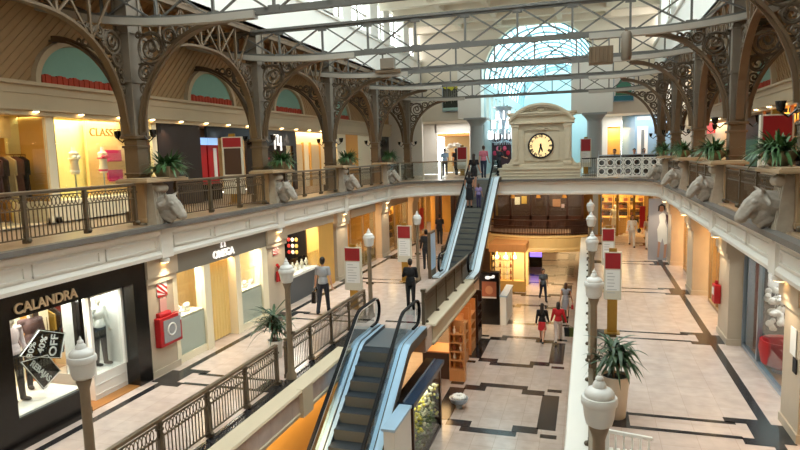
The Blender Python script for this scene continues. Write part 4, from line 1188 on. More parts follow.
b = MB(); b.lathe([(.3, .12), (.42, .2), (.48, .5), (.46, .72), (.42, .72), (.4, .45), (.3, .4), (.0001, .38)], n=20); b.build('shell', 'red', t, smooth=True)
b = MB(); b.lathe([(.38, .4), (.4, .46), (.3, .5), (.0001, .52)], n=18); b.build('seat', 'white', t, smooth=True)
b = MB(); b.lathe([(.2, 0), (.2, .03), (.05, .06), (.05, .14)], n=14); b.build('foot', 'steel', t, smooth=True)
glazed_front('golden glazed shopfront behind the red box on the right pier', 18.1, 21.7, 3, 'shopg', 60, 'right')
shelf_unit('pale gold shelves of bottles in the right shop beside the red box', (x+.85, 20.2, L1), pi, 2.2, 2.2, 4, 'shopg', 'bottle', [(190, 140, 60), (230, 210, 170), (120, 70, 40)], 'bottle on the %s shelf of the right golden shop, place %s', 'bottles in the right golden shop')
glazed_front('golden glazed shopfront between the second and third right piers', 24.0, 27.2, 2, 'shopg', 60, 'right')
mannequin('mannequin in an ochre dress in the second golden right shop', (x+.8, 25.2, L1), pi/2, (190, 150, 90), (40, 40, 40), 'dress', 'none')
b = MB(); b.box(x+.2, x+.26, 24.9, 26.4, 3.2, 5.1); tag(b.build('wall_poster', mat('beige_poster', (206, 176, 136), .5)), 'tall beige poster in the second golden right shop', 'poster')
glazed_front('golden glazed shopfront nearest the tall fashion poster', 29.6, 32.0, 2, 'shopg', 40, 'right')
# tall printed poster of a woman in white, standing across the walkway's end of the pier
t = thing('fashion_poster', 'floor to ceiling printed poster of a woman in a long white dress', 'poster', (3.18, 29.4, L1))
b = MB(); b.box(-.55, .55, 0, .06, 0, 2.78); b.build('panel', mat('pale_poster_ground', (168, 164, 168), .4), t)
def flat(poly, m, nm, d): bb = MB(); bb.prism(poly, lambda u, v, w: (u, w, v), -d, 0); bb.build(nm, m, t)
flat([(-.14, .85), (.0, .8), (.05, 1.0), (.12, .7), (.26, .75), (.24, 1.45), (.14, 1.75), (.2, 2.05), (.05, 2.16), (-.12, 2.05), (-.08, 1.7), (-.18, 1.4)], 'white', 'printed_dress', .004)
flat([(-.16, .12), (-.08, .12), (-.03, .85), (-.13, .85)], 'skin', 'printed_leg', .003); flat([(.1, .08), (.2, .12), (.24, .75), (.13, .75)], 'skin', 'printed_leg', .003)
flat([(-.02+.12*math.cos(a), 2.34+.15*math.sin(a)) for a in [2*pi*i/14 for i in range(14)]], 'skin2', 'printed_face', .005)
flat([(-.16, 2.2), (-.15, 2.45), (0, 2.56), (.14, 2.45), (.14, 2.15), (.09, 2.3), (.05, 2.45), (-.08, 2.45), (-.1, 2.25)], 'hair', 'printed_hair', .007)
flat([(.15, 2.1), (.3, 2.0), (.5, 1.5), (.42, 1.2), (.3, 1.5), (.2, 1.75)], mat('plum_print', (70, 44, 54), .6), 'printed_shawl', .006)
# golden shop closing the right walkway
t = thing('shopfront', 'wide golden shopfront closing the end of the right walkway', 'shopfront', (2, 37.2, L1))
b = MB()
for u in (-1.35, -.35, .55, 1.35): b.box(u-.06, u+.06, 0, .12, 0, 2.7)
b.box(-1.4, 1.4, 0, .12, 2.45, 2.75); b.build('window_frame', 'gold', t)
b = MB(); b.box(-1.35, 1.35, .05, .06, 0, 2.45); b.build('window_glass', 'glass', t)
b = MB(); b.box(-1.5, 1.6, 3.4, 3.5, 0, 2.8); b.build('rear_panel', 'goldwall', t)
b = MB(); b.box(.85, 1.15, -.02, 0, .5, 1.75); b.build('red_panel', 'red', t)
LIGHTS3 += [((2, 39, 5.5), (2.6, 2.4), 110, cG), ((-9.5, 40.5, 5.5), (3, 4), 30, cC)]
for i, xx in enumerate((1.1, 2.0, 2.9)): shelf_unit('golden shelves of bags inside the far right shop, %s from the left' % ORD[i], (xx, 40.2, L1), -pi/2, .8, 2.3, 4, 'shopg', 'handbag', [(60, 34, 22), (30, 24, 24), (200, 160, 90), (120, 60, 30)], 'bag on the %s shelf of far right unit '+ORD[i]+', place %s', 'bags in the far right shop', per=3)
mannequin('mannequin in an ivory dress inside the far right golden shop', (1.55, 38.4, L1), pi, (226, 210, 180), (40, 40, 40), 'dress', 'none')
b = MB(); b.box(.9, 2.2, -.3, .3, 0, .9); b.box(.85, 2.25, -.35, .35, .9, .95); o = b.build('display_counter', 'shopg', loc=(0, 38.9, L1)); tag(o, 'golden counter inside the far right shop', 'counter')
# ---- red boxes and warning signs on the piers
def fire_cabinet(label, loc, rz):
    t = thing('fire_hose_cabinet', label, 'fire cabinet', loc, rz)
    b = MB(); b.box(0, .16, -.4, .4, -.4, .3); b.build('case', 'red', t, bevel=.02)
    b = MB(); b.cyl((.03, -.3, .32), (.03, .1, .32), .085, n=12); b.build('hood', 'red', t, smooth=True)
    b = MB(); b.box(.16, .175, -.28, .32, -.32, .22); b.build('window_pane', mat('grey_cabinet_glass', (150, 150, 152), .15), t)
    b = MB(); b.tube([(.178, .14*math.cos(a), -.03+.14*math.sin(a)) for a in [2*pi*i/20 for i in range(20)]], .02, 6, closed=True); b.build('hose_ring', 'white', t, smooth=True)
    b = MB(); b.box(.16, .17, .28, .38, .1, .28); b.build('instruction_card', 'paper', t); return t
fire_cabinet('red fire hose cabinet on the pier between the black shop and the watch shop', (xw+.03, 11.98, 3.93), 0)
t = thing('fire_extinguisher_box', 'red extinguisher box on the second right pier', 'fire box', (XWR-.03, 17.9, 3.95), pi/2*0)
b = MB(); b.box(-.16, 0, -.18, .18, -.26, .24); b.build('case', 'red', t, bevel=.015)
b = MB(); b.cyl((-.08, 0, .24), (-.08, 0, .34), .045, n=10); b.build('cap', 'sigred', t, smooth=True)
b = MB(); b.box(-.17, -.16, -.1, .1, -.04, .16); b.build('pane', 'paper', t)
def hazard_sign(label, loc, rz, w=.36, h=.42):
    t = thing('warning_sign', label, 'sign', loc, rz)
    b = MB(); b.box(0, .012, -w/2, w/2, -h/2, h/2); b.build('plate', 'paper', t)
    b = MB()
    for i in range(-2, 4):
        v0 = -h/2+i*h/3
        pts = [(-w/2, v0), (w/2, v0-w*.8), (w/2, v0-w*.8+h/6), (-w/2, v0+h/6)]
        pts = [(u, max(-h/2, min(h/2, v))) for u, v in pts]
        if max(v for _, v in pts)-min(v for _, v in pts) > .01: b.prism(pts, lambda u, v, w_: (w_, u, v), .012, .016)
    b.build('stripe', 'red', t); return t
hazard_sign('red and white striped warning plate above the red hose cabinet', (xw+.03, 11.93, 4.9), 0)
hazard_sign('red and white striped warning plate on the pier past the watch shop', (xw+.03, 17.5, 4.95), 0, .36, .36)
b = MB(); b.tube([(0, -.1, .2), (0, .05, .05), (0, -.05, -.12), (0, .12, -.3)], .05, 8); b.box(-.02, .03, -.16, .16, -.36, -.02)
o = b.build('fire_hose_reel', 'red', loc=(xw+.09, 17.55, 4.25), smooth=True); tag(o, 'red fire hose hanging on the pier past the watch shop', 'fire hose')
b = MB(); b.box(-.01, .0, -.15, .15, -.24, .24); o = b.build('notice', 'paper', loc=(XWR-.03, 11.75, 4.5)); tag(o, 'white paper notice on the nearest right pier', 'notice')
b = MB(); b.box(-.02, 0, -.09, .09, -.13, .13); o = b.build('wall_plaque', 'charcoal', loc=(XWR-.03, 11.6, 4.12)); tag(o, 'small dark plaque under the paper notice on the nearest right pier', 'plaque')
b = MB(); b.box(-.01, .012, -.12, .12, -.2, .2); o = b.build('notice', mat('pink_notice', (214, 160, 150), .6), loc=(xw+.04, 11.93, 4.45)); tag(o, 'small pinkish notice between the striped plate and the red cabinet', 'notice')

# golden front closing the left walkway, seen past the far escalator
t = thing('shopfront', 'golden and dark striped shopfront closing the end of the left walkway', 'shopfront', (-8.4, 38.3, L1))
for u, w, m in ((-1.2, .3, 'goldwall'), (-.75, .12, 'mahog'), (-.3, .55, 'shopg'), (.25, .12, 'mahog'), (1.35, .5, 'goldwall'), (1.85, .2, 'mahog')):
    MB().box(u-w/2, u+w/2, 0, .12, 0, 2.5).build('dark_post' if m == 'mahog' else 'gold_panel', m, t)  # mahogany strips put in for the dark, shaded gaps between gold panels
MB().box(-1.4, 2.0, 1.4, 1.5, 0, 2.6).build('rear_panel', 'shopd', t)
MB().box(.35, 1.1, .04, .05, 0, 2.5).build('window_glass', 'glass', t)
mannequin('mannequin in an ivory dress behind the striped front at the end of the left walkway', (-7.7, 39.1, L1), pi, (226, 210, 180), (40, 40, 40), 'dress', 'none')
product('handbag', 'dark handbag on the floor of the striped left end shop', (-7.35, 38.95, L1), 0, (30, 26, 26), 'bags in the striped shop', 1.6)
# ================================================================== ESCALATORS
def escalator(label, cx, yb, z0, yt, z1, eb, et, clad, deckm='bluest', wd=0.):
    t = thing('escalator', label, 'escalator', (cx, yb, z0), group=None)
    s = (z1-z0)/(yt-yb); r = .22; D = yt-yb; H = z1-z0
    def ramp(q): return 0 if q < -r else (q if q > r else (q+r)**2/(4*r))
    def zl(y): return s*(ramp(y)-ramp(y-D))
    ys = sorted(set([-eb, et+D]+[-eb+(eb+et+D)*i/70 for i in range(71)]))
    def slab(lo, hi, x0, x1, y0=None, y1=None):
        yy = [y for y in ys if (y0 is None or y >= y0) and (y1 is None or y <= y1)]
        b = MB(); k = len(yy); vs = []
        for y in yy:
            for x in (x0, x1):
                vs.append((x, y, zl(y)+lo)); vs.append((x, y, zl(y)+hi))
        fs = []
        for i in range(k-1):
            a, c = 4*i, 4*i+4
            fs += [(a, c, c+1, a+1), (a+2, a+3, c+3, c+2), (a+1, c+1, c+3, a+3), (a, a+2, c+2, c)]
        fs += [(0, 1, 3, 2), (4*k-4, 4*k-2, 4*k-1, 4*k-3)]
        return b._add(vs, fs)
    for sg in (-1, 1):
        f = lambda a, c: sorted((sg*a, sg*c))
        slab(-.3, .1, *f(.47, .485)).build('skirt', mat('dark_skirt_panel', (54, 66, 80), .35, .4), t)
        slab(.04, .1, *f(.485, .6)).build('inner_deck', deckm, t)
        slab(.09, .115, *f(.585, .6)).build('deck_joint', 'screenframe', t)
        slab(.06, .125, *f(.615, .745+wd)).build('outer_deck', deckm, t)
        slab(-.14, .1, *f(.745+wd, .76+wd)).build('side_cladding', clad, t)
        # handrail loop
        h, R = .97, .36; y0, y1 = -eb+.42, D+et-.42
        pts = [(y0+.35, zl(y0)+h-2*R)]+[(y0-R*math.sin(a), zl(y0)+h-R-R*math.cos(a)) for a in [pi*i/10 for i in range(11)]]
        pts += [(y, zl(y)+h) for y in ys if y0+.05 < y < y1-.05]
        pts += [(y1+R*math.sin(a), zl(y1)+h-R+R*math.cos(a)) for a in [pi*i/10 for i in range(11)]]+[(y1-.35, zl(y1)+h-2*R)]
        xm = sg*.608
        b = MB(); b.ribbon([(xm, u, v) for u, v in pts], (1, 0, 0), .085, .045); b.build('handrail', 'rubber', t, bevel=.008)
        b = MB(); b.ribbon([(xm-sg*.02, u, v-.035 if 12 < i < len(pts)-12 else v) for i, (u, v) in enumerate(pts) if 9 < i < len(pts)-10], (1, 0, 0), .05, .03); b.build('handrail_guide', 'white', t)
        # glass
        yy = [y for y in ys if y0 <= y <= y1]; k = len(yy)
        poly = [(y, zl(y)+.1) for y in yy]+[(y1+R*math.sin(a), zl(y1)+h-R-R*math.cos(a)) for a in [pi*i/8 for i in range(1, 8)]]+[(y, zl(y)+h-.03) for y in yy[::-1]]+[(y0-R*math.sin(a), zl(y0)+h-R+R*math.cos(a)) for a in [pi*i/8 for i in range(1, 8)]]
        b = MB(); nb = 0; vs = []; fs = []
        top = [(y, zl(y)+h-.03) for y in yy]; bot = [(y, zl(y)+.2) for y in yy]
        endb = [(y0-R*math.sin(a), zl(y0)+h-R-R*math.cos(a)) for a in [pi*i/8 for i in range(1, 8)]]
        endt = [(y1+R*math.sin(a), zl(y1)+h-R-R*math.cos(a)) for a in [pi*i/8 for i in range(1, 8)]]
        for (u, v), (u2, v2) in zip(bot, top): vs += [(xm, u, v), (xm, u2, v2)]
        for i in range(k-1): fs.append((2*i, 2*i+2, 2*i+3, 2*i+1))
        b._add(vs, fs)
        b._add([(xm, y0, zl(y0)+.1)]+[(xm, u, v) for u, v in endb]+[(xm, y0, zl(y0)+h-.03)], [tuple(range(9))])
        b._add([(xm, y1, zl(y1)+.1)]+[(xm, u, v) for u, v in endt]+[(xm, y1, zl(y1)+h-.03)], [tuple(range(9))])
        b.build('balustrade_glass', 'glassb', t)
    slab(-.2, -.14, -.745, .745).build('underside', clad, t)
    # steps
    rise = .2 if s < .6 else .25; n = int(H/rise); rise = H/n; run = rise/s
    st = None
    for i in range(n):
        if st is None:
            b = MB(); b.mi = 0; b.box(-.46, .46, 0, run+.02, -.03, 0); b.mi = 1; b.box(-.46, .46, -.008, .012, -rise-.02, -.004)
            b.mi = 0
            for q in range(23): b.box(-.455+q*.04, -.435+q*.04, 0, run, 0, .006)
            st = b.build('step', ['tread', 'riser'], t); c = st
        else: c = st.copy(); COL.objects.link(c); c.parent = t
        y = i*run; c.location = (0, y, (i+1)*rise-.02 if i < n-1 else H-.015)
    for nm, ya, yb_, z in (('bottom_landing_plate', -eb, .0, .012), ('top_landing_plate', D, D+et, H+.012)):
        b = MB(); b.box(-.47, .47, ya, yb_, z-.06, z); b.build(nm, mat('landing_plate_steel', (120, 128, 134), .4, .6), t)
    return t
escalator('escalator climbing from the ground floor to the landing in the foreground', -5.2, 10.75, .0, 14.8, L1, 1.4, 1.75, mat('brown_escalator_cladding', (70, 58, 48), .4), 'bluest', .05)
escalator('far escalator carrying people up from the landing to the upper gallery', -5.15, 24.95, L1, 31.1, L2, 1.3, 1.45, mat('dark_escalator_cladding', (52, 44, 38), .4), mat('white_blue_deck', (226, 240, 250), .25, .0), .1)  # reflected light is put into this deck's whitened colour
r = make_railing(7.0, 5); r.location = (-4.64, 17.3, L1); bb = MB(); bb.box(-.006, .006, 0, 7.0, .08, .86); bb.build('backing_sheet', mat('bronze_sheet', (92, 80, 64), .45, .4), r); r['label'] = 'bronze railing along the outer edge of the landing between the escalators'; r['group'] = 'railings of the middle level'
b = MB(); b.box(-.05, .05, -.05, .05, 0, 1.05); b.box(-.07, .07, -.07, .07, 1.0, 1.08); o = b.build('railing_post', 'rail', loc=(-4.64, 17.14, L1)); tag(o, 'stout bronze newel post where the landing railing begins', 'post')
for i, (yy, L) in enumerate(((26.3, 5.2), (31.8, 5.0))):
    q = copy_tree(rl, (-6.2, yy, L1), label='bronze railing left of the far escalator, %s stretch' % ORD[i], group='railings of the middle level')
t = thing('poster_stand', 'tall narrow poster stand at the foot of the far escalator', 'poster stand', (-6.12, 24.1, L1))
b = MB(); b.box(-.06, .06, -.45, .45, 0, 1.9); b.build('frame', 'irond', t, bevel=.01)
b = MB(); b.box(.06, .066, -.38, .38, .35, 1.82); b.build('poster', mat('pale_blue_poster', (186, 204, 226), .35), t)
# ================================================================== SIGN TOTEMS
def totem(label, loc, w=.46, h=2.25, post=.95, hdr=.45, rz=0, pb=.25, panel=None):
    t = thing('sign_totem', label, 'sign', loc, rz, 'red-headed sign totems')
    b = MB(); b.box(-.13, .13, -.05, .05, 0, post+.1); b.box(-.2, .2, -.18, .18, 0, .03); b.box(-.1, .1, -.04, .04, post, h+.1); b.build('post', 'gold', t)
    b = MB(); b.box(-w/2, w/2, -.055, .055, post, h); b.build('board', 'board', t, bevel=.008)
    b = MB(); b.box(-w/2*.86, w/2*.86, -.066, -.055, h-hdr, h-.03); b.build('red_header', 'sigred', t)
    b = MB(); b.box(-w/2*.8, w/2*.8, -.062, -.055, post+pb, h-hdr-.04); b.build('notice_panel', panel or 'paper', t)
    if panel is None:
        b = MB(); r = random.Random(len(label))
        for i in range(7): b.box(-w*.3, w*(.0+.28*r.random()), -.064, -.062, h-hdr-.12-.09*i-.02, h-hdr-.12-.09*i)
        b.build('printed_lines', 'ink', t)
    return t
totem('red-headed sign totem behind the man with the black bag', (-7.42, 18.6, L1), .6, 2.06, .62)
totem('red-headed sign totem beside the man in black on the landing', (-6.95, 23.0, L1), .58, 2.26, .8, .5)
totem('tall red-headed sign totem nearest the camera on the right walkway', (.67, 17.4, L1), .46, 2.27, .95, .46)
totem('red-headed sign totem behind the nearest one on the right walkway', (.71, 22.6, L1), .44, 2.27, .95, .44)
totem('cream sign totem with a dark picture on the left upper gallery', (-10.75, 17.05, L2), .66, 2.1, .3, .32, .3, pb=.62, panel=mat('dark_photo_panel', (70, 46, 34), .4))
totem('cream sign totem with a burgundy header on the right upper gallery', (3.62, 14.1, L2), .62, 2.0, .7, .56, .1)
totem('red and white sign totem in front of the far left shop', (-7.35, 37.0, L2), .62, 1.75, .4, .75)
totem('red and white sign totem beside the right grey column of the upper hall', (-.12, 36.6, L2), .6, 2.0, .4, .7)
# ================================================================== POTTED PALMS, BENCH
def palm(label, loc, pot_h, pot_r, ph, n, seed, lr=.75, potm='pot'):
    t = thing('potted_palm', label, 'plant', loc)
    b = MB(); b.lathe([(pot_r*.72, 0), (pot_r*.76, .02), (pot_r*.95, pot_h*.8), (pot_r, pot_h), (pot_r*.88, pot_h), (pot_r*.85, pot_h-.06)], n=22); b.build('pot', potm, t, smooth=True)
    b = MB(); b.lathe([(pot_r*.86, pot_h-.05), (.0001, pot_h-.03)], n=18); b.build('soil', 'soil', t)
    r = random.Random(seed)
    b = MB()
    for i in range(3):
        a = 2*pi*i/3; b.tube([(.05*math.cos(a), .05*math.sin(a), pot_h-.05), (.08*math.cos(a), .08*math.sin(a), pot_h+ph*(.35+.15*i))], .022, 6)
    b.build('stem', 'trunk', t)
    b = MB()
    for i in range(n):
        a = r.uniform(0, 2*pi); st = i % 3; zz = pot_h+ph*(.2+.45*r.random()); q = r.random()
        blade(b, (.07*math.cos(2*pi*st/3), .07*math.sin(2*pi*st/3), zz), a, lr*(.55+.45*r.random()), ph*(.15+.5*q), ph*r.uniform(.15, .75), r.uniform(.05, .085), 7)
    b.build('foliage', 'leafd', t); return t
palm('dark green palm in a tall cream pot by the nearest right lamp post', (.52, 11.8, L1), .82, .27, .85, 90, 4, .66)
palm('dark green palm in a low pot behind the left railing', (-7.6, 13.5, L1), .45, .2, .95, 95, 9, .72, 'plaster')
t = thing('bench', 'white slatted bench end beside the cream palm pot at the bottom edge', 'bench', (.63, 8.87, L1))
b = MB()
for i in range(6): b.box(-.28+i*.1, -.22+i*.1, -.7, .7, .42, .45)
b.build('seat', 'white', t, bevel=.006)
b = MB(); b.bar((-.32, .68, .72), (.34, .68, .66), .05, .05); b.box(-.34, -.28, .65, .71, 0, .72)
for i in range(5): b.box(-.2+i*.12, -.17+i*.12, .665, .695, .42, .68)
b.build('armrest', 'white', t, bevel=.006)
for sx in (-1, 1):
    for sy in (-1, 1): b = MB(); b.box(sx*.27-.025, sx*.27+.025, sy*.64-.025, sy*.64+.025, 0, .43); b.build('leg', 'white', t)
# ================================================================== CLOCK PAVILION
t = thing('clock_pavilion', 'cream stone clock pavilion with an arched pediment on the gallery edge', 'clock', (-2.3, 32.35, 6.3))
CX, CZ = 2.3, -6.3
b = MB(); b.box(-2.1, 1.95, -.4, .6, .06, .66); b.box(-2.18, 2.03, -.46, .66, .62, .72); b.box(-2.15, 2.0, -.43, .6, .06, .2)
for z in (.3, .45): b.box(-2.13, 1.98, -.435, .6, z, z+.04)
b.box(-1.95, 1.8, -.36, .6, .72, .9); b.build('base', 'pavst' if 'pavst' in M else M.setdefault('pavst', mat('cream_grey_stone', (196, 184, 160), .65, noise=.1, scale=5)), t, bevel=.015)
b = MB(); b.box(-1.45, 1.5, -.28, .6, .9, 3.0); b.build('body', 'pavst', t)
b = MB()
for s in (-1, 1):
    b = MB(); x = .025+s*1.3; b.box(x-.17, x+.17, -.4, -.2, .9, 2.9); b.box(x-.1, x+.1, -.45, -.34, 1.15, 2.65); b.box(x-.21, x+.21, -.45, -.2, .9, 1.04); b.box(x-.21, x+.21, -.45, -.2, 2.8, 2.94)
    b.build('pilaster', 'pavst', t, bevel=.01)
b = MB()
for x0, x1, z0, z1 in ((-.85, .9, 2.62, 2.66), (-.85, .9, 1.08, 1.12), (-.85, -.81, 1.08, 2.66), (.86, .9, 1.08, 2.66)): b.box(x0, x1, -.37, -.27, z0, z1)
b.ell((.02, -.3, 2.72), (.14, .05, .08)); b.tube([(-.5, -.3, 2.62), (-.3, -.31, 2.72), (-.1, -.31, 2.7)], .03, 6); b.tube([(.54, -.3, 2.62), (.34, -.31, 2.72), (.14, -.31, 2.7)], .03, 6)
b.build('carved_panel', 'pavst', t, smooth=True)
b = MB(); b.box(-1.58, 1.63, -.5, .62, 2.95, 3.06); b.box(-1.5, 1.55, -.36, .6, 3.06, 3.34); b.box(-1.62, 1.67, -.48, .64, 3.34, 3.44); b.box(-1.7, 1.75, -.54, .66, 3.44, 3.52); b.build('cornice', 'pavst', t, bevel=.012)
arcp = lambda r, zc, a0=-1.0, a1=1.0, n=24: [(r*math.sin(a0+(a1-a0)*i/n), zc+r*math.cos(a0+(a1-a0)*i/n)) for i in range(n+1)]
R0 = 2.0; zc = 3.9-R0
b = MB(); pr = [(u+.02, v) for u, v in arcp(R0-.1, zc, -.92, .92) if v > 3.5]; b.prism(pr+[(pr[-1][0], 3.5), (pr[0][0], 3.5)], lambda u, v, w: (u, w, v), -.3, .55); b.build('tympanum', 'pavst', t)
b = MB(); b.ribbon([(u+.02, -.0, v+.02) for u, v in arcp(R0, zc, -1.02, 1.02) if v > 3.05+.0 and abs(u) < 1.74], (0, 1, 0), 1.1, .12); b.ribbon([(u+.02, -.1, v-.09) for u, v in arcp(R0, zc, -.98, .98) if abs(u) < 1.62], (0, 1, 0), .8, .07); b.build('pediment_arch', 'pavst', t)
b = MB(); b.ell((.02, -.33, 3.66), (.2, .08, .14)); b.tube([(.02+.27*math.cos(a), -.33, 3.66+.16*math.sin(a)) for a in [2*pi*i/18 for i in range(18)]], .04, 6, closed=True)
for s in (-1, 1): b.tube([(.02+s*(.35+.1*i), -.32, 3.62+.05*math.sin(i*2.4)) for i in range(7)], [.05, .06, .045, .05, .035, .03, .015], 6); b.ell((.02+s*.55, -.32, 3.66), (.12, .05, .06))
b.build('carved_crest', 'pavst', t, smooth=True)
for s in (-1, 1):
    b = MB(); q = [(0, 0), (.46, 0), (.46, .1), (.3, .16), (.16, .3), (.08, .46), (0, .5)]
    b.prism(q, lambda u, v, w: (.025+s*(1.46+u), w, .72+v), -.25, .2); b.cyl((.025+s*1.84, -.27, .84), (.025+s*1.84, .22, .84), .11, n=12); b.build('scroll_bracket', 'pavst', t)
cz = 8.13-6.3
b = MB(); b.cyl((.0, -.36, cz), (.0, -.28, cz), .58, n=40); b.build('dial', 'dial', t)
b = MB(); b.tube([(.6*math.cos(a), -.36, cz+.6*math.sin(a)) for a in [2*pi*i/40 for i in range(40)]], .045, 8, closed=True); b.build('dial_rim', 'charcoal', t, smooth=True)
bn = mat('numeral_ink', (60, 44, 30), .6)
for i, s in enumerate(('XII', 'I', 'II', 'III', 'IIII', 'V', 'VI', 'VII', 'VIII', 'IX', 'X', 'XI')):
    a = 2*pi*i/12; u = Vector((math.sin(a), 0, math.cos(a)))
    M['num'] = bn; text_mesh('numeral', s, .2, plane_mtx(Vector((0, -.366, cz))+u*.42, (math.cos(a), 0, -math.sin(a)), u), 'num', t, .004, spacing=.85, bold=.006)
def hand(nm, ang, L, w):
    u = Vector((math.sin(ang), 0, math.cos(ang))); c = Vector((0, -.38, cz)); b = MB(); sd = Vector((u.z, 0, -u.x))
    ps = [c-u*.12-sd*w*.5, c+u*L*.55-sd*w, c+u*L, c+u*L*.55+sd*w, c-u*.12+sd*w*.5]
    b._add(ps+[p+Vector((0, .012, 0)) for p in ps], [(0,1,2,3,4), (9,8,7,6,5)]+[(i, (i+1) % 5, 5+(i+1) % 5, 5+i) for i in range(5)]); b.build(nm, 'black', t)
hand('hour_hand', rad(163), .36, .045); hand('minute_hand', rad(194), .54, .04)
b = MB(); b.ell((0, -.38, cz), (.06, .03, .06)); b.build('hand_hub', 'black', t)
# ================================================================== RAILINGS OF THE UPPER HALL
t = thing('glass_railing', 'clear glass railing with a brass handrail on the far left gallery corner', 'railing', (0, 0, L2))
pth = [(x, y) for x, y in fascia_path(-.14) if 28.8 < y and x < -6.2][:-1]+[(-6.15, 32.04)]
b = MB(); b.sweep(pth, [(-.035, .93), (.035, .93), (.035, .99), (-.035, .99)]); b.build('handrail', 'railtop', t)
b = MB(); b.sweep(pth, [(-.006, .05), (.006, .05), (.006, .93), (-.006, .93)]); b.build('glass_panel', 'glass', t)
for i in (0, 3, 6, 8, len(pth)-1):
    b = MB(); b.box(pth[i][0]-.035, pth[i][0]+.035, pth[i][1]-.035, pth[i][1]+.035, 0, .93); b.build('post', 'board', t)
t = thing('iron_railing', 'short black railing beside the clock pavilion', 'railing', (-.3, 32.1, L2))
b = MB(); b.box(0, .72, -.02, .02, .92, .97); b.box(0, .72, -.015, .015, .08, .11); b.build('handrail', 'black', t)
for i in range(8): b = MB(); b.box(i*.1, i*.1+.02, -.01, .01, 0, .94); b.build('baluster', 'black', t)
t = thing('ornate_railing', 'white pierced railing of ringed squares right of the clock', 'railing', (.45, 32.02, L2))
ol = 2.05; cell = .41
b = MB()
for z in (.02, .46, .9): b.box(0, ol, -.02, .02, z, z+.05)
for i in range(6): b.box(i*cell-.02, i*cell+.02, -.02, .02, 0, .95)
b.build('frame', 'white', t)
for j in (0, 1):
    for i in range(5):
        c = (cell*(i+.5), .28+.43*j); b = MB()
        b.tube([(c[0]+.15*math.cos(a), 0, c[1]+.15*math.sin(a)) for a in [2*pi*q/20 for q in range(20)]], .028, 6, closed=True)
        for a in (pi/4, 3*pi/4, 5*pi/4, 7*pi/4): b.bar((c[0]+.15*math.cos(a), 0, c[1]+.15*math.sin(a)), (c[0]+.27*math.cos(a), 0, c[1]+.27*math.sin(a)), .05, .03)
        b.build('ring', 'white', t)
t2 = copy_tree(t, (2.5, 31.75, L2), rad(-35), label='white pierced railing turning the corner towards the right gallery')
for q in (t, t2): q['group'] = 'white pierced railings'
t = thing('glass_screen', 'low smoked glass screen behind the white pierced railing', 'screen', (.5, 32.6, L2))
b = MB(); b.box(0, 3.2, -.01, .01, .1, 1.05); b.build('glass_panel', 'glassd', t)
b = MB(); b.box(0, 3.2, -.025, .025, 1.05, 1.1); b.build('handrail', 'steel', t)
for i in range(4): b = MB(); b.box(i*1.05, i*1.05+.04, -.02, .02, 0, 1.3); b.build('post', 'steel', t)
# ================================================================== CHANDELIER, HUNG PICTURES
t = thing('chandelier', 'big white candle chandelier hanging left of the clock pavilion', 'chandelier', (-5.15, 39.5, 8.55))
b = MB(); b.cyl((0, 0, .2), (0, 0, 3.2), .03, n=8); b.lathe([(.05, -.1), (.16, .1), (.06, .3), (.14, .6), (.05, .9), (.3, 1.75), (.62, 2.1), (.62, 2.16), (.05, 2.16)], n=18); b.build('stem', 'steel', t, smooth=True)
for ring, (r, z, n) in enumerate(((.95, .1, 14), (.7, .75, 10), (.42, 1.3, 7))):
    for i in range(n):
        a = 2*pi*i/n+ring*.2; d = Vector((math.cos(a), math.sin(a), 0))
        b = MB(); b.tube([Vector((0, 0, z))+d*.05, Vector((0, 0, z-.22))+d*r*.5, Vector((0, 0, z-.15))+d*r*.85, Vector((0, 0, z))+d*r], .018, 5); b.lathe([(.0001, -.02), (.07, 0), (.08, .02)], Vector((0, 0, z))+d*r, 10); b.ell(Vector((0, 0, z-.28))+d*r*.6, (.03, .03, .07), 6, 5); am = b.build('arm', 'steel', t)
        b = MB(); p = Vector((0, 0, z))+d*r; b.cyl(p, p+Vector((0, 0, .42)), .06, n=8); b.ell(p+Vector((0, 0, .5)), (.05, .05, .1), 8, 6); b.build('candle', mat('white_candle', (250, 250, 250), .5, emit=1.2), am)
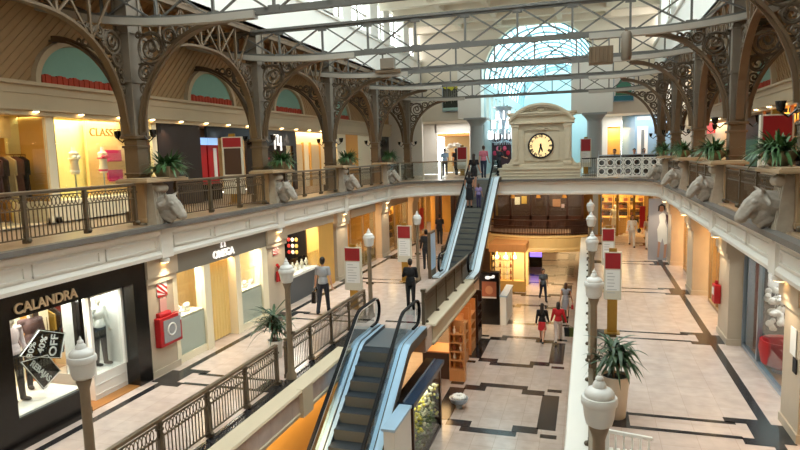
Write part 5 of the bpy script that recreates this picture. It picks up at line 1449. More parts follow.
for lab, x0, x1, z0, z1, kind in (('hanging lightbox picture of a yellow tree on the left end wall', -8.72, -7.52, 10.45, 12.25, 0), ('hanging lightbox picture in green and white on the right end wall', 1.36, 2.5, 10.55, 12.3, 1)):
    w, h = x1-x0, z1-z0
    t = thing('lightbox_picture', lab, 'picture', ((x0+x1)/2, 37.9, z0))
    b = MB(); b.box(-w/2, w/2, -.08, .0, 0, h); b.build('frame', 'steel', t)
    if kind == 0:
        b = MB(); b.box(-w/2+.05, w/2-.05, -.09, -.08, .22, h-.05); b.build('dark_print', mat('dark_wood_print', (42, 46, 34), .3), t)
        r = random.Random(2); b = MB()
        for i in range(16): b.ell((r.uniform(-w*.42, w*.42), -.095, h-.15-abs(r.gauss(0, .16))), (r.uniform(.08, .2), .008, r.uniform(.06, .15)), 8, 5)
        b.build('yellow_leaf_print', mat('yellow_leaf_print', (196, 196, 40), .4), t)
        b = MB()
        for i in range(7): b.box(-w*.35+i*.13, -w*.33+i*.13, -.094, -.09, .5+.1*(i % 3), h-.5)
        b.build('trunk_print', mat('pale_trunk_print', (150, 150, 130), .5), t)
        b = MB(); b.box(-w/2+.05, w/2-.05, -.093, -.085, .06, .24); b.build('caption_strip', mat('aqua_strip', (170, 206, 200), .4), t)
    else:
        b = MB(); b.box(-w/2+.05, w/2-.05, -.09, -.08, .05, h-.05); b.build('white_print', 'paper', t)
        b = MB(); b.prism([(-.45, .35), (.4, .35), (.45, .8), (.2, 1.25), (-.15, 1.3), (-.4, .9)], lambda u, v, q: (u, q, v), -.096, -.09); b.build('green_figure_print', mat('green_print', (60, 128, 104), .4), t)
        b = MB(); b.ell((.02, -.094, 1.42), (.12, .006, .15), 10, 6); b.build('face_print', 'skin', t)
        b = MB(); b.box(-w/2+.05, w/2-.05, -.095, -.09, .05, .34); b.build('teal_strip', mat('teal_print', (20, 110, 130), .4), t)
# ================================================================== FAR UPPER SHOPS
t = thing('shop_interior', 'warm far left shop with a white flowered canopy', 'shop', (-8.8, 41.3, L2))
b = MB(); b.box(-1.3, 1.3, 3.0, 3.1, 0, 2.8); b.build('rear_panel', 'shopw', t)
b = MB(); b.box(-1.2, 1.2, -.05, .1, 2.76, 3.0); b.build('lit_lintel', 'bulbw', t)
b = MB(); b.box(-1.2, 1.2, .3, 2.8, 2.55, 2.75); b.build('wood_soffit', 'woodor', t)
r = random.Random(6); b = MB()
for i in range(40): a = r.uniform(0, pi); b.ell((-.1+.75*math.cos(a)*r.uniform(.6, 1.05), .9+r.uniform(-.3, .3), 1.45+.6*math.sin(a)*r.uniform(.75, 1)), (.13, .12, .09), 8, 5)
b.build('flowered_canopy', 'white', t)
b = MB(); b.cyl((-.75, .9, 0), (-.6, .9, 1.5), .03, n=6); b.cyl((.5, .9, 0), (.45, .9, 1.5), .03, n=6); b.build('canopy_pole', 'white', t)
LIGHTS3 += [((-8.8, 42.6, 9.1), (2, 1.5), 60, cC)]
mannequin('mannequin in an orange dress under the white flowered canopy', (-8.9, 42.2, L2), pi, (206, 140, 70), (40, 40, 40), 'dress', 'short')
mannequin('mannequin in black beside the orange one under the canopy', (-8.35, 42.4, L2), pi, (26, 24, 26), (26, 24, 26))
t = thing('kiosk', 'blue-grey box shop at the far right of the upper hall', 'shop', (3.4, 40.6, L2))
b = MB(); b.box(-.65, 1.45, 0, 2, 0, 3.7); b.build('body', mat('blue_grey_panel', (136, 166, 190), .4), t, bevel=.02)
b = MB(); b._add([(-.65, 0, 0), (-1.35, 1.0, 0), (-1.35, 1.0, 3.6), (-.65, 0, 3.6)], [(0, 1, 2, 3)]); b.build('canted_face', mat('blue_grey_panel', (136, 166, 190), .4), t)
b = MB(); b.box(-.5, .1, -.03, 0, .05, 2.7); b.build('white_door', 'white', t); b = MB(); b.box(-.28, -.1, -.04, -.03, .1, 2.5); b.build('door_glass', mat('dull_glass', (120, 126, 128), .2), t)
b = MB(); b.box(-.5, .2, -.03, 0, 3.1, 3.28); b.build('sign_strip', 'paper', t)
hazard_sign('red and white striped plate on the far right wall of the upper hall', (4.9, 40.95, 8.25), -pi/2, .6, .55)
t = thing('shopfront', 'narrow golden doorway between the grey column and the blue-grey shop', 'shopfront', (1.55, 41.0, L2))
b = MB(); b.box(-.42, .42, .5, .56, 0, 2.8); b.build('gold_curtain', 'goldwall', t)
b = MB(); b.box(-.45, -.38, 0, .1, 0, 2.8); b.box(.38, .45, 0, .1, 0, 2.8); b.build('door_frame', 'white', t)
LIGHTS3 += [((1.55, 41.25, 9.2), (.7, .2), 22, cG)]
b = MB()
for i in range(3): b.ell((-.5+.45*i, 0, .3+.25*(i % 2)), (.22, .06, .18), 12, 8)
b.box(-.9, .9, -.02, .05, -.3, 1.0)
t = thing('display_wall', 'dark display wall with pink and red cloths behind the chandelier', 'display', (-5.6, 41.1, L2))
b = MB(); b.box(-.55, .75, 0, .1, 0, 2.6); b.build('panel', mat('dark_plum_panel', (56, 30, 44), .5), t)
for i in range(5): b = MB(); b.ell((-.35+.22*i, -.06, 1.3+.3*(i % 2)), (.13, .05, .16), 10, 6); b.build('cloth_bundle', cloth([(206, 60, 96), (226, 120, 150), (190, 30, 50), (226, 90, 120), (200, 40, 70)][i]), t)
# ================================================================== BAR ON THE MIDDLE LEVEL
t = thing('bar_railing', 'curved dark mahogany bar railing above the golden balcony front', 'railing', (0, 0, 2.95))
fa = [(x, y+.18) for x, y in far_arc()]
b = MB(); b.sweep(fa, [(-.06, .86), (.06, .86), (.06, .95), (-.06, .95)]); b.sweep(fa, [(-.03, .1), (.03, .1), (.03, .16), (-.03, .16)]); b.sweep(fa, [(-.03, .55), (.03, .55), (.03, .6), (-.03, .6)]); b.build('handrail', 'mahog', t)
bal = None
for i in range(64):
    a = -.75+1.5*i/63; p = (-2.8+4.05*math.sin(a), 39.38-3.6*math.cos(a))
    if bal is None: b = MB(); b.lathe([(.02, 0), (.03, .1), (.02, .2), (.028, .4), (.018, .55), (.02, .88)], n=6); bal = q = b.build('baluster', 'mahog', t)
    else: q = bal.copy(); COL.objects.link(q); q.parent = t
    q.location = (p[0], p[1], 0)
t = thing('bar_screen', 'dark wooden bar front with glazed bays under the clock', 'bar', (-2.9, 40.4, L1))
b = MB()
for u in (-3.0, -1.95, -.65, .45, 1.65, 2.6): b.box(u-.07, u+.07, -.08, .08, 0, 2.75)
b.box(-3.0, 2.6, -.08, .08, 2.35, 2.75); b.box(-3.0, 2.6, -.08, .08, 0, .85); b.build('frame', 'mahog', t)
b = MB(); b.box(-3.0, 2.6, 1.6, 1.7, 0, 2.8); b.build('rear_panel', mat('dark_brown_bar_wall', (60, 38, 28), .5), t)
b = MB(); b.box(-3.0, 2.6, -.01, .01, .85, 2.35); b.build('window_glass', 'glass', t)
for (u, v, w, h, c, nm) in ((-1.6, 1.75, .34, .5, (236, 232, 214), 'pale'), (-1.15, 1.8, .34, .5, (216, 176, 90), 'ochre'), (.95, 1.6, .5, .5, (206, 150, 110), 'rose'), (1.35, 1.4, .2, .25, (226, 200, 210), 'pink'), (-.15, 1.5, .4, .4, (90, 66, 50), 'brown')):
    o = MB().box(u-w/2, u+w/2, .9, .93, v-h/2, v+h/2).build('framed_print', cloth(c), loc=(-2.9, 40.4, L1)); tag(o, nm+' print hung inside the dark bar under the clock', 'picture', 'prints in the bar')
LIGHTS3 += [((3.0, 39.6, 9.85), (4, 1.6), 70, (1, .97, .92)), ((-8.6, 39.6, 9.85), (2.4, 1.6), 45, (1, .97, .92)), ((-4.4, 41.2, 5.45), (1.6, .8), 40, cW), ((-1.7, 41.2, 5.5), (1.6, .8), 40, cW), ((-2.8, 38.6, 5.5), (4, 1), 14, cG)]  # the two highest are unseen lights added to brighten the upper hall
for i, u in enumerate((-4.6, -3.0, -1.4)): b = MB(); b.lathe([(.02, .3), (.1, .2), (.16, 0), (.15, 0), (.08, .2)], n=12); b.cyl((0, 0, .3), (0, 0, .75), .01, n=6); o = b.build('pendant_lamp', 'goldwall', loc=(u, 39.6, 4.9)); tag(o, 'small golden pendant lamp over the bar, %s from the left' % ORD[i], 'lamp', 'pendants over the bar')
b = MB(); b.box(-.5, .5, -.2, .2, 0, .9); b.box(-.55, .55, -.25, .25, .9, .95); o = b.build('bar_cabinet', 'mahog', loc=(-.45, 36.9, L1)); tag(o, 'low mahogany cabinet at the right end of the bar railing', 'cabinet')
# ================================================================== GROUND FLOOR
t = thing('totem_display', 'black illuminated display totem with a poster beside the escalators', 'display', (-4.27, 27.5, 0))
b = MB(); b.box(-.46, .46, -.2, .2, 0, 2.45); b.build('case', 'black', t, bevel=.02)
b = MB(); b.box(-.33, .33, -.212, -.2, 1.32, 2.02); b.build('poster', mat('brown_poster', (120, 66, 44), .4, emit=.25), t)
b = MB(); b.box(-.33, .33, -.214, -.2, 1.24, 1.31); b.build('caption_strip', mat('grey_caption', (190, 186, 190), .4), t)
b = MB(); b.ell((-.06, -.215, 2.2), (.13, .01, .08), 10, 6); b.ell((.12, -.215, 2.22), (.14, .01, .045), 10, 6); b.ell((.2, -.215, 2.28), (.07, .01, .05), 8, 5); b.build('logo', 'letterw', t)
b = MB(); b.ell((.0, -.215, 1.62), (.18, .008, .2), 10, 6); b.build('portrait_print', 'skin2', t)
t = thing('sales_counter', 'white counter running back from the black display totem', 'counter', (-3.66, 28.7, 0))
b = MB(); b.box(-.12, .16, -1.4, 1.0, 0, 1.32); b.build('body', 'white', t, bevel=.015)
b = MB(); b.box(-.14, .2, -1.43, 1.03, 1.32, 1.38); b.build('counter_top', 'bluest', t)
# perfumery island
t = thing('perfume_island', 'lit perfume stall with an orange canopy past the black display totem', 'stall', (-4.3, 34.2, 0))
b = MB(); b.box(-1.0, 1.05, -.3, 2.3, 2.3, 2.75); b.build('canopy', 'woodor', t, bevel=.015)
b = MB(); b.box(-.95, 1.0, -.05, .4, 0, .62); b.build('counter', 'goldwall', t, bevel=.01)
for u in (-.95, .3, .97): b = MB(); b.box(u-.03, u+.03, 0, .08, .62, 2.3); b.build('post', 'gold', t)
b = MB(); b.box(-.95, 1.0, 1.7, 1.8, 0, 2.3); b.build('rear_panel', 'shopw', t)
for z in (.95, 1.35, 1.75): b = MB(); b.box(-.9, .3, .15, .5, z-.02, z); b.build('shelf', 'glass', t)
LIGHTS3 += [((-4.3, 34.7, 2.26), (1.7, 1.2), 40, cW)]
for z, q in ((.62, 'counter'), (.95, 'lowest shelf'), (1.35, 'middle shelf'), (1.75, 'top shelf')):
    for i in range(6): product('bottle', 'perfume bottle on the %s of the lit stall, place %s from the left' % (q, ['one', 'two', 'three', 'four', 'five', 'six'][i]), (-5.15+i*.2, 34.5, z), 0, [(240, 214, 150), (250, 240, 210), (150, 80, 40)][i % 3], 'perfume bottles on the lit stall', 1.15)
for i in range(3):
    b = MB(); b.ell((0, 0, 0), (.1, .1, .1)); b.cyl((0, 0, .1), (0, 0, .35), .01, n=6); o = b.build('globe_lamp', 'bulb', loc=(-4.9+i*.5, 34.35, 1.95), smooth=True); tag(o, 'glowing globe lamp under the orange canopy, %s from the left' % ORD[i], 'lamp', 'globes of the perfume stall')
t = thing('video_screen', 'black stand with a violet screen far along the ground floor', 'screen', (-3.34, 42.0, 0))
b = MB(); b.box(-.42, .42, -.12, .12, 0, 1.28); b.build('case', 'black', t)
b = MB(); b.box(-.4, .4, -.13, -.12, .7, 1.24); b.build('display', 'screenv', t)
# orange shop units under the landing
shelf_unit('orange beech shelf column under the near corner of the landing', (-4.28, 20.05, 0), -pi/2, .5, 2.1, 5, 'woodor', 'bottle', [(206, 140, 70), (150, 80, 40), (240, 220, 190)], 'small bottle on the %s shelf of the beech column, place %s', 'bottles on the beech column', .3, per=2)
t = thing('sales_counter', 'dark wooden counter under the landing, left of the beech column', 'counter', (-5.1, 20.6, 0))
b = MB(); b.box(-.45, .5, -.4, .5, 0, .95); b.build('body', 'mahog', t, bevel=.01); b = MB(); b.box(-.5, .55, -.45, .55, .95, 1.0); b.build('counter_top', 'woodor', t)
for i, (yy, c) in enumerate(((21.9, 'woodor'), (23.4, 'woodor'), (24.9, 'mahog'))):
    shelf_unit('%s display shelves under the landing, %s behind the beech column' % ('beech' if i < 2 else 'dark', ORD[i]), (-4.3, yy, 0), 0, .95, 2.05, 4, c, 'bottle', [(240, 190, 120), (200, 60, 40), (240, 230, 210)], 'product on the %s shelf of '+ORD[i]+' unit under the landing, place %s', 'products under the landing', .5, per=3)
LIGHTS3 += [((-5.2, 22.0, 2.1), (1.0, 4.0), 32, cG), ((-5.2, 26.5, 2.1), (.8, 2), 25, cG), ((-8.3, 10, 2.1), (1.5, 8), 45, cG), ((-6.35, 12.0, 2.12), (.35, 8), 60, cG), ((-8.3, 24, 2.1), (1.5, 10), 60, cG), ((2.5, 44, 2.1), (1.5, 20), 40, cG)]
wallbox('ceiling_under_landing', -6.0, -4.5, 17.2, 24.2, 2.12, 2.2, 'shopw')
# foreground showcase with plants
t = thing('planted_showcase', 'glazed showcase full of yellow flowers beside the near escalator', 'showcase', (-4.02, 15.1, 0))
b = MB(); b.box(-.42, 0, -1.5, 1.4, 0, .1); b.box(-.42, -.36, -1.5, 1.4, .1, 1.78); b.box(-.42, 0, -1.5, -1.42, .1, 1.78); b.box(-.42, 0, 1.32, 1.4, .1, 1.78); b.build('case', 'mahog', t)
b = MB(); b.box(-.5, .05, -1.55, 1.75, 1.78, 1.9); b.build('top', mat('navy_lacquer', (34, 52, 74), .25), t); b = MB(); b.box(-.5, -.24, -1.55, 1.75, 1.9, 1.915); b.build('black_top_inset', 'black', t); b = MB(); b.box(-.24, -.21, -1.5, 1.7, 1.9, 1.93); b.build('top_trim', 'steel', t)
b = MB(); b.box(-.015, -.005, -1.42, 1.32, .1, 1.78); b.build('window_glass', 'glass', t)
for y in (-1.46, 1.36): b = MB(); b.box(-.04, .02, y-.05, y+.05, 0, 1.8); b.build('corner_post', 'mahog', t)
LIGHTS3 += [((-4.2, 15.1, 1.74), (.25, 2.4), 14, cC)]
r = random.Random(14); PL = None
for i in range(7):
    y = 13.85+.4*i; lab = 'flowering yellow-green plant in the showcase by the escalator, %s from its near end' % ORD[i]
    if PL is None or i % 3 == 0:
        t = thing('flowering_plant', lab, 'plant', (-4.2, y, .1), group='flowering plants in the showcase')
        b = MB(); b.lathe([(.09, 0), (.12, .18), (.11, .18)], n=12); b.build('pot', 'bowl', t, smooth=True)
        b = MB()
        for j in range(34): blade(b, (r.uniform(-.05, .05), r.uniform(-.05, .05), .15+.7*r.random()), r.uniform(0, 2*pi), r.uniform(.12, .22), .2, .2, .045, 4)
        b.build('foliage', mat('fresh_green_leaf', (92, 118, 44), .5, noise=.3, scale=20), t)
        b = MB()
        for j in range(26): b.ell((r.uniform(-.1, .14), r.uniform(-.17, .17), .35+1.1*r.random()), (.04, .05, .04), 7, 5)
        b.build('blossom', cloth((226, 214, 96) if i % 2 == 0 else (236, 232, 190)), t); PL = t
    else: copy_tree(PL, (-4.2, y, .1), i*1.1, label=lab)
t = thing('sales_counter', 'white counter with a pale blue top between the near escalator and the showcase', 'counter', (-4.02, 12.75, 0))
b = MB(); b.box(-.26, 0, -.6, .7, 0, 1.84); b.build('body', 'white', t, bevel=.01); b = MB(); b.box(-.3, .02, -.64, .74, 1.84, 1.9); b.build('counter_top', 'bluest', t)
t = thing('water_bowl', 'silver bowl of white flowers on the floor past the showcase', 'bowl', (-3.78, 17.9, 0))
b = MB(); b.cyl((0, 0, 0), (0, 0, .1), .1, n=12); b.lathe([(.08, .1), (.24, .2), (.3, .34), (.27, .34), (.16, .2)], n=18); b.build('bowl', 'steel', t, smooth=True)
b = MB()
for i in range(9): b.ell((.15*math.cos(i*.7), .15*math.sin(i*.7), .36), (.09, .09, .07), 8, 5)
b.build('blossom', 'white', t)
# ground-floor shops at the right edge and far end
for i, yy in enumerate((26.0, 31.5, 37.0)):
    b = MB(); b.box(.86, .9, yy-2.0, yy+1.2, .1, 2.1); tag(b.build('lit_shop_panel', 'goldwall'), 'golden shop panel along the right of the ground floor, %s from the camera' % ORD[i], 'panel', 'golden panels on the ground floor')
# ================================================================== SHOPS OF THE UPPER GALLERY
xb = XBL
def upper_front(label, y0, y1, parts, side='left'):
    s = 1 if side == 'left' else -1; x = xb if s > 0 else XBR; yc = (y0+y1)/2
    t = thing('shopfront', label, 'shopfront', (x, yc, L2))
    for nm, m, boxes in parts:
        for (d0, d1, ya, yb_, za, zb) in boxes: MB().box(-d0*s, -d1*s, ya-yc, yb_-yc, za, zb).build(nm, m, t)
    return t
upper_front('open clothes shop with warm light at the far left of the upper gallery', 5.5, 11.3, [
    ('frame_post', 'shopc', [(.1, 0, 11.55, 11.78, 0, 2.55), (.1, 0, 8.3, 8.38, 0, 2.55)]),
    ('window_glass', 'glass', [(.06, .05, 5.5, 11.55, .05, 2.5)]),
    ('wood_panel', 'goldwall', [(2.9, 2.8, 5.5, 11.4, 0, 2.6)]),
    ('inner_fascia', 'shopw', [(.9, .8, 5.5, 11.3, 2.05, 2.6)]),
    ('floor_panel', 'shopc', [(3.0, .0, 5.5, 11.3, .0, .015)])])
clothes_rack('clothes rail inside the upper left clothes shop, nearer the window', (-13.0, 10.95, L2), .1, 1.3, [(226, 206, 170), (90, 60, 66), (60, 40, 40), (200, 170, 120), (110, 70, 60), (46, 34, 30)], 'garment %s along the rail nearer the window of the upper clothes shop', 'garments in the upper clothes shop', 1.65)
clothes_rack('clothes rail deep inside the upper left clothes shop', (-14.1, 10.9, L2), 0, 1.5, [(70, 46, 30), (206, 180, 130), (120, 80, 40), (50, 36, 34)], 'garment %s along the deep rail of the upper clothes shop', 'garments in the upper clothes shop', 1.5)
t = upper_front('cream lingerie shop window with bronze letters on the upper gallery', 11.45, 15.4, [
    ('frame_post', 'shopc', [(.1, 0, 15.25, 15.45, 0, 2.55)]),
    ('back_panel', mat('pale_lemon_panel', (236, 222, 150), .6), [(1.2, 1.1, 11.45, 14.1, 0, 2.6)]),
    ('peach_panel', mat('peach_panel', (240, 196, 130), .6), [(1.0, .9, 13.7, 15.3, 0, 2.6)]),
    ('window_glass', 'glass', [(.05, .04, 11.78, 15.25, .05, 2.5)]),
    ('display_floor', 'shopc', [(1.1, .02, 11.45, 15.25, .0, .5)]),
    ('sill', 'shopc', [(.08, 0, 11.45, 15.25, 0, .12)])])
text_mesh('lettering', 'CLASSES', .3, plane_mtx((.0, .0, 2.1), (0, 1, 0), (0, 0, 1)), 'gold', t, .01)
def bust(label, loc, cup, rz=0):
    t = thing('lingerie_bust', label, 'mannequin', loc, rz, 'lingerie busts')
    b = MB(); b.lathe([(.12, 0), (.14, .1), (.11, .28), (.14, .45), (.15, .55), (.06, .62), (.05, .72)], n=16, sx=.7); b.build('torso', mat('ivory_mannequin', (226, 214, 196), .4), t, smooth=True)
    b = MB(); b.tube([(0, 0, -.6), (0, 0, 0)], .02, 6); b.cyl((0, 0, -.62), (0, 0, -.6), .14, n=14); b.build('stand', 'steel', t)
    b = MB()
    for s in (-1, 1): b.ell((.09, s*.065, .44), (.05, .065, .055)); b.bar((.05, s*.07, .48), (0, s*.09, .6), .015)
    b.tube([(.11*math.cos(a), .155*math.sin(a), .41) for a in [2*pi*i/20 for i in range(20)]], .018, 5, closed=True); b.ell((.0, 0, .08), (.105, .15, .07)); b.build('lingerie', cloth(cup), t, smooth=True)
bust('bust in white lingerie on a stand in the cream upper window', (-12.9, 12.9, L2+1.12), (244, 244, 240))
bust('bust in magenta lingerie on a stand in the cream upper window', (-12.9, 13.9, L2+1.12), (206, 30, 96))
for lab, z in (('upper', 1.62), ('lower', 1.05)):
    b = MB(); b.box(-.03, .03, -.28, .28, -.14, .14)
    for i in range(7): b.ell((.02, -.24+.08*i, -.15), (.03, .05, .05), 8, 5)
    tag(b.build('hung_cloth', cloth((190, 24, 96)), loc=(-13.15, 14.6, L2+z)), lab+' magenta cloth hung beside the busts in the cream window', 'cloth', 'magenta cloths')
upper_front('dark brown clad wall past the lingerie window on the upper gallery', 15.5, 17.6, [('cladding', 'dkwall', [(.1, .0, 15.5, 17.6, 0, 2.6)])])
upper_front('dark open shop with red cabinets on the upper gallery', 18.0, 21.2, [
    ('rear_panel', 'shopd', [(2.0, 1.9, 17.9, 21.3, 0, 2.6)]), ('lintel', mat('navy_fascia', (34, 44, 58), .4), [(.1, 0, 18.0, 21.2, 2.15, 2.6)]),
    ('red_cabinet', 'red', [(1.0, .3, 17.7, 18.35, .55, 1.95), (1.0, .3, 18.42, 19.05, .55, 1.95)]),
    ('black_base', 'black', [(1.0, .25, 17.65, 19.1, 0, .55)]), ('white_strip', 'paper', [(.29, .27, 18.72, 18.9, .8, 1.8)])])
for i, y in enumerate((18.0, 18.62)):
    b = MB(); b.box(-.04, 0, -.28, .28, -.12, .12); o = b.build('screen', 'screenb', loc=(xb-.2, y, L2+2.03)); tag(o, ('near', 'far')[i]+' pale blue menu screen over the red cabinets', 'screen', 'menu screens')
t = upper_front('dark shop with a white bracket-shaped logo on the upper gallery', 21.3, 24.6, [
    ('rear_panel', 'shopd', [(.6, .5, 21.3, 24.6, 0, 2.6)]), ('lintel', mat('slate_fascia', (60, 58, 60), .5), [(.1, 0, 21.2, 24.6, 1.9, 2.6)]), ('side_panel', 'dkwall', [(.1, 0, 21.2, 21.6, 0, 1.9), (.1, 0, 24.3, 24.6, 0, 1.9)]), ('red_strip', 'red', [(.52, .45, 22.3, 23.0, 1.35, 1.42)])])
b = MB()
for q in ((.02, .05, -.38, -.28, 1.75, 2.35), (.02, .05, -.38, -.05, 2.25, 2.35), (.02, .05, -.12, -.02, 1.95, 2.35), (.02, .05, -.12, .2, 1.9, 2.0), (.02, .05, .12, .24, 1.7, 2.3)): b.box(*q)
b.build('logo', 'letterw', t)
upper_front('cream lit lift lobby on the upper gallery', 24.8, 29.0, [
    ('rear_panel', 'shopc', [(.7, .6, 24.8, 29, 0, 2.6)]), ('lift_door', mat('beige_lift_door', (206, 186, 150), .35), [(.6, .55, 25.3, 26.3, 0, 2.0), (.6, .55, 27.2, 28.2, 0, 2.0)]),
    ('door_frame', 'goldwall', [(.62, .5, 25.2, 25.3, 0, 2.1), (.62, .5, 26.3, 26.4, 0, 2.1), (.62, .5, 27.1, 27.2, 0, 2.1), (.62, .5, 28.2, 28.3, 0, 2.1)])])
upper_front('orange panelled shopfront on the upper gallery', 29.2, 32.6, [
    ('orange_panel', mat('amber_panel', (226, 156, 52), .5), [(.1, 0, 30.4, 32.2, 0, 2.6)]), ('cream_panel', 'shopc', [(.1, 0, 29.2, 30.4, 0, 2.6), (.1, 0, 32.2, 34.6, 0, 2.6)])])
mannequin('mannequin in a red coat by the cream panel far along the upper gallery', (-11.7, 33.6, L2), 0, (196, 24, 36), (196, 24, 36), 'dress', 'long')
upper_front('dark green glazed front at the far end of the left upper gallery', 34.7, 37.8, [
    ('dark_panel', mat('bottle_green_panel', (22, 30, 28), .2), [(.1, 0, 34.7, 37.8, 0, 2.7)]), ('pale_strip', mat('sea_green_strip', (110, 150, 140), .4), [(-.005, -.02, 35.6, 35.75, .2, 1.6)])])
for y0, y1, p, c in ((6, 11.2, 55, cG), (11.5, 15.2, 70, (1, .88, .55)), (18.2, 21, 14, cC), (25, 29, 80, cG), (29.4, 34.4, 40, cG)):
    LIGHTS2.append((xb-.5 if y0 > 18 else xb-.75, y0, y1, p, c))
# right-hand side
x = XBR
upper_front('golden bottle shop on the right upper gallery', 12.0, 24.0, [
    ('rear_panel', 'shopg', [(1.4, 1.3, 12, 24, 0, 2.6)]), ('frame_post', 'wood', [(.08, 0, 12+3*i, 12.1+3*i, 0, 2.6) for i in range(5)]), ('shelf_board', 'woodor', [(.7, .3, 12.2, 23.8, .6+.5*i, .63+.5*i) for i in range(4)])], 'right')
for q in range(4):
    for i in range(10): product('bottle', 'bottle on the %s long board of the golden bottle shop, place %d from the camera' % (ROWS[q], i+1), (x+.5, 15.5+.8*i, L2+.63+.5*q), 0, [(120, 70, 30), (196, 140, 60), (60, 40, 30), (220, 190, 120)][(i+q) % 4], 'bottles in the golden bottle shop', 1.4)
for i in range(4):
    b = MB(); b.lathe([(.12, 0), (.2, .05), (.2, .3), (.12, .36)], n=14); b.cyl((0, 0, .36), (0, 0, .6), .01, n=6)
    tag(b.build('pendant_lamp', mat('amber_glass_lamp', (255, 190, 80), .3, emit=1.2), loc=(x+.15, 15.2+2.2*i, L2+2.0), smooth=True), 'amber glass pendant in the golden bottle shop, %s from the camera' % ORD[i], 'lamp', 'amber pendants')
upper_front('dim green shop with a white panel on the right upper gallery', 24.2, 30.4, [
    ('rear_panel', 'shopd', [(.9, .8, 24.2, 30.4, 0, 2.6)]), ('green_panel', mat('green_shop_panel', (46, 96, 76), .5), [(.3, .2, 25.5, 29.0, .6, 1.6)]), ('white_panel', 'white', [(.1, 0, 27.6, 28.4, .2, 2.3)])], 'right')
t = upper_front('shop with a blue and red lit sign far along the right upper gallery', 30.6, 37.6, [
    ('rear_panel', 'shopw', [(.9, .8, 30.6, 37.6, 0, 2.6)]), ('blue_sign', mat('blue_lit_sign', (30, 60, 220), .4, emit=1.2), [(.02, -.04, 35.2, 37.2, 2.0, 2.55)]), ('red_sign', mat('red_lit_sign', (214, 40, 30), .4, emit=.8), [(.02, -.04, 32.4, 34.2, 2.0, 2.5)])], 'right')
LIGHTS2 += [(x+.6, 12.2, 23.8, 130, cG), (x+.4, 31, 37, 50, cC)]
# ================================================================== PEOPLE
WALK = ((20, 5), (-18, 22)); WALK2 = ((-16, 18), (20, 6)); STAND = ((3, 2), (-2, 2))
t, J = person('person in a grey t-shirt and dark trousers walking away with a black bag', (-8.15, 17.75, L1), .12, 1.86, legs=((-18, 10), (14, 4)), arms=((6, 12, 8, 2), (-14, 14, 16, 4)), top=(150, 152, 156), bottom=(34, 36, 44), name='person')
R = Matrix.Rotation(.12, 3, 'Z'); hp = R @ (J['wr0']+J['hd0']*.1)+Vector((-8.15, 17.75, L1))
t = thing('shoulder_bag', 'black bag held in the left hand of the person in grey', 'bag', (hp.x, hp.y, hp.z-.5), .12)
b = MB(); b.frustum((0, 0), .075, .26, .065, .24, 0, .38); b.build('body', 'black', t, bevel=.02)
b = MB(); b.tube([(0, -.14, .37), (0, -.08, .49), (0, .08, .49), (0, .14, .37)], .014, 6); b.build('handle', 'black', t)
person('person in a black suit standing on the landing with folded arms', (-5.5, 18.75, L1), .25, 1.68, legs=STAND, arms=((22, 14, 80, 50), (12, 10, 72, 40)), top=(22, 22, 26), bottom=(20, 20, 24), sleeves='long')
person('person with long dark hair in a black top and red skirt, ground floor', (-1.75, 25.05, 0), -.1, 1.7, True, WALK, ((-10, 8, 10, 0), (14, 8, 14, 0)), top=(24, 22, 24), bottom=(196, 40, 46), sleeves='long', lower='skirt', hair='long')
t, J = person('person in a red jacket and pale trousers walking away on the ground floor', (-1.12, 25.3, 0), .05, 1.72, True, WALK2, ((6, 12, 20, 0), (-4, 16, 10, 0)), top=(190, 26, 34), bottom=(196, 180, 172), sleeves='long', hair='bob')
R = Matrix.Rotation(.05, 3, 'Z'); hp = R @ (J['wr1']+J['hd1']*.1)+Vector((-1.12, 25.3, 0))
for lab, dx, c, w in (('black shopping bag in the right hand of the person in red', .02, (24, 24, 26), .13), ('olive green shopping bag beside the black one of the person in red', .2, (74, 84, 30), .12)):
    t = thing('shopping_bag', lab, 'bag', (hp.x+dx, hp.y, hp.z-.5), 0)
    b = MB(); b.frustum((0, 0), w*.8, .06, w, .07, 0, .36); b.build('body', cloth(c), t); b = MB(); b.tube([(-.07, 0, .36), (-dx*.8-.02, 0, .5), (.07, 0, .36)], .01, 5); b.build('handle', cloth(c), t)
t, J = person('person in a sleeveless grey dress walking away on the ground floor', (-.95, 29.2, 0), 0, 1.7, True, WALK, ((-8, 10, 8, 0), (8, 12, 10, 0)), top=(160, 156, 160), sleeves='none', lower='dress', hair='bob', haircol='hairb', hem=.6)
hp = (J['wr1']+J['hd1']*.1)+Vector((-.95, 29.2, 0))
t = thing('handbag', 'small red handbag of the person in the grey dress', 'bag', (hp.x, hp.y, hp.z-.36)); b = MB(); b.frustum((0, 0), .06, .12, .05, .1, 0, .2); b.build('body', 'red', t, bevel=.02); b = MB(); b.tube([(0, -.07, .2), (0, 0, .35), (0, .07, .2)], .01, 5); b.build('handle', 'red', t)
person('person in a grey shirt and dark jeans walking towards the escalators, ground floor', (-2.2, 32.3, 0), pi+.3, 1.76, False, WALK, ((-14, 8, 14, 0), (14, 8, 20, 0)), top=(92, 94, 98), bottom=(36, 40, 54))
sz = lambda y: L1+(L2-L1)*(max(0, min(6.15, y-24.95)))/6.15
def rider_z(y):                                       # tread under a standing rider
    n = int((L2-L1)/.2); rise = (L2-L1)/n; run = rise/((L2-L1)/6.15); i = int((y-24.95)/run); return L1+(i+1)*rise-.02+.008
person('person in a black dress riding up the far escalator', (-5.42, 28.92, rider_z(28.92)), 0, 1.72, True, ((2, 1), (-2, 1)), ((10, 10, 40, 10), (4, 10, 20, 0)), top=(20, 20, 26), sleeves='none', lower='dress', hair='bob', hem=.66)
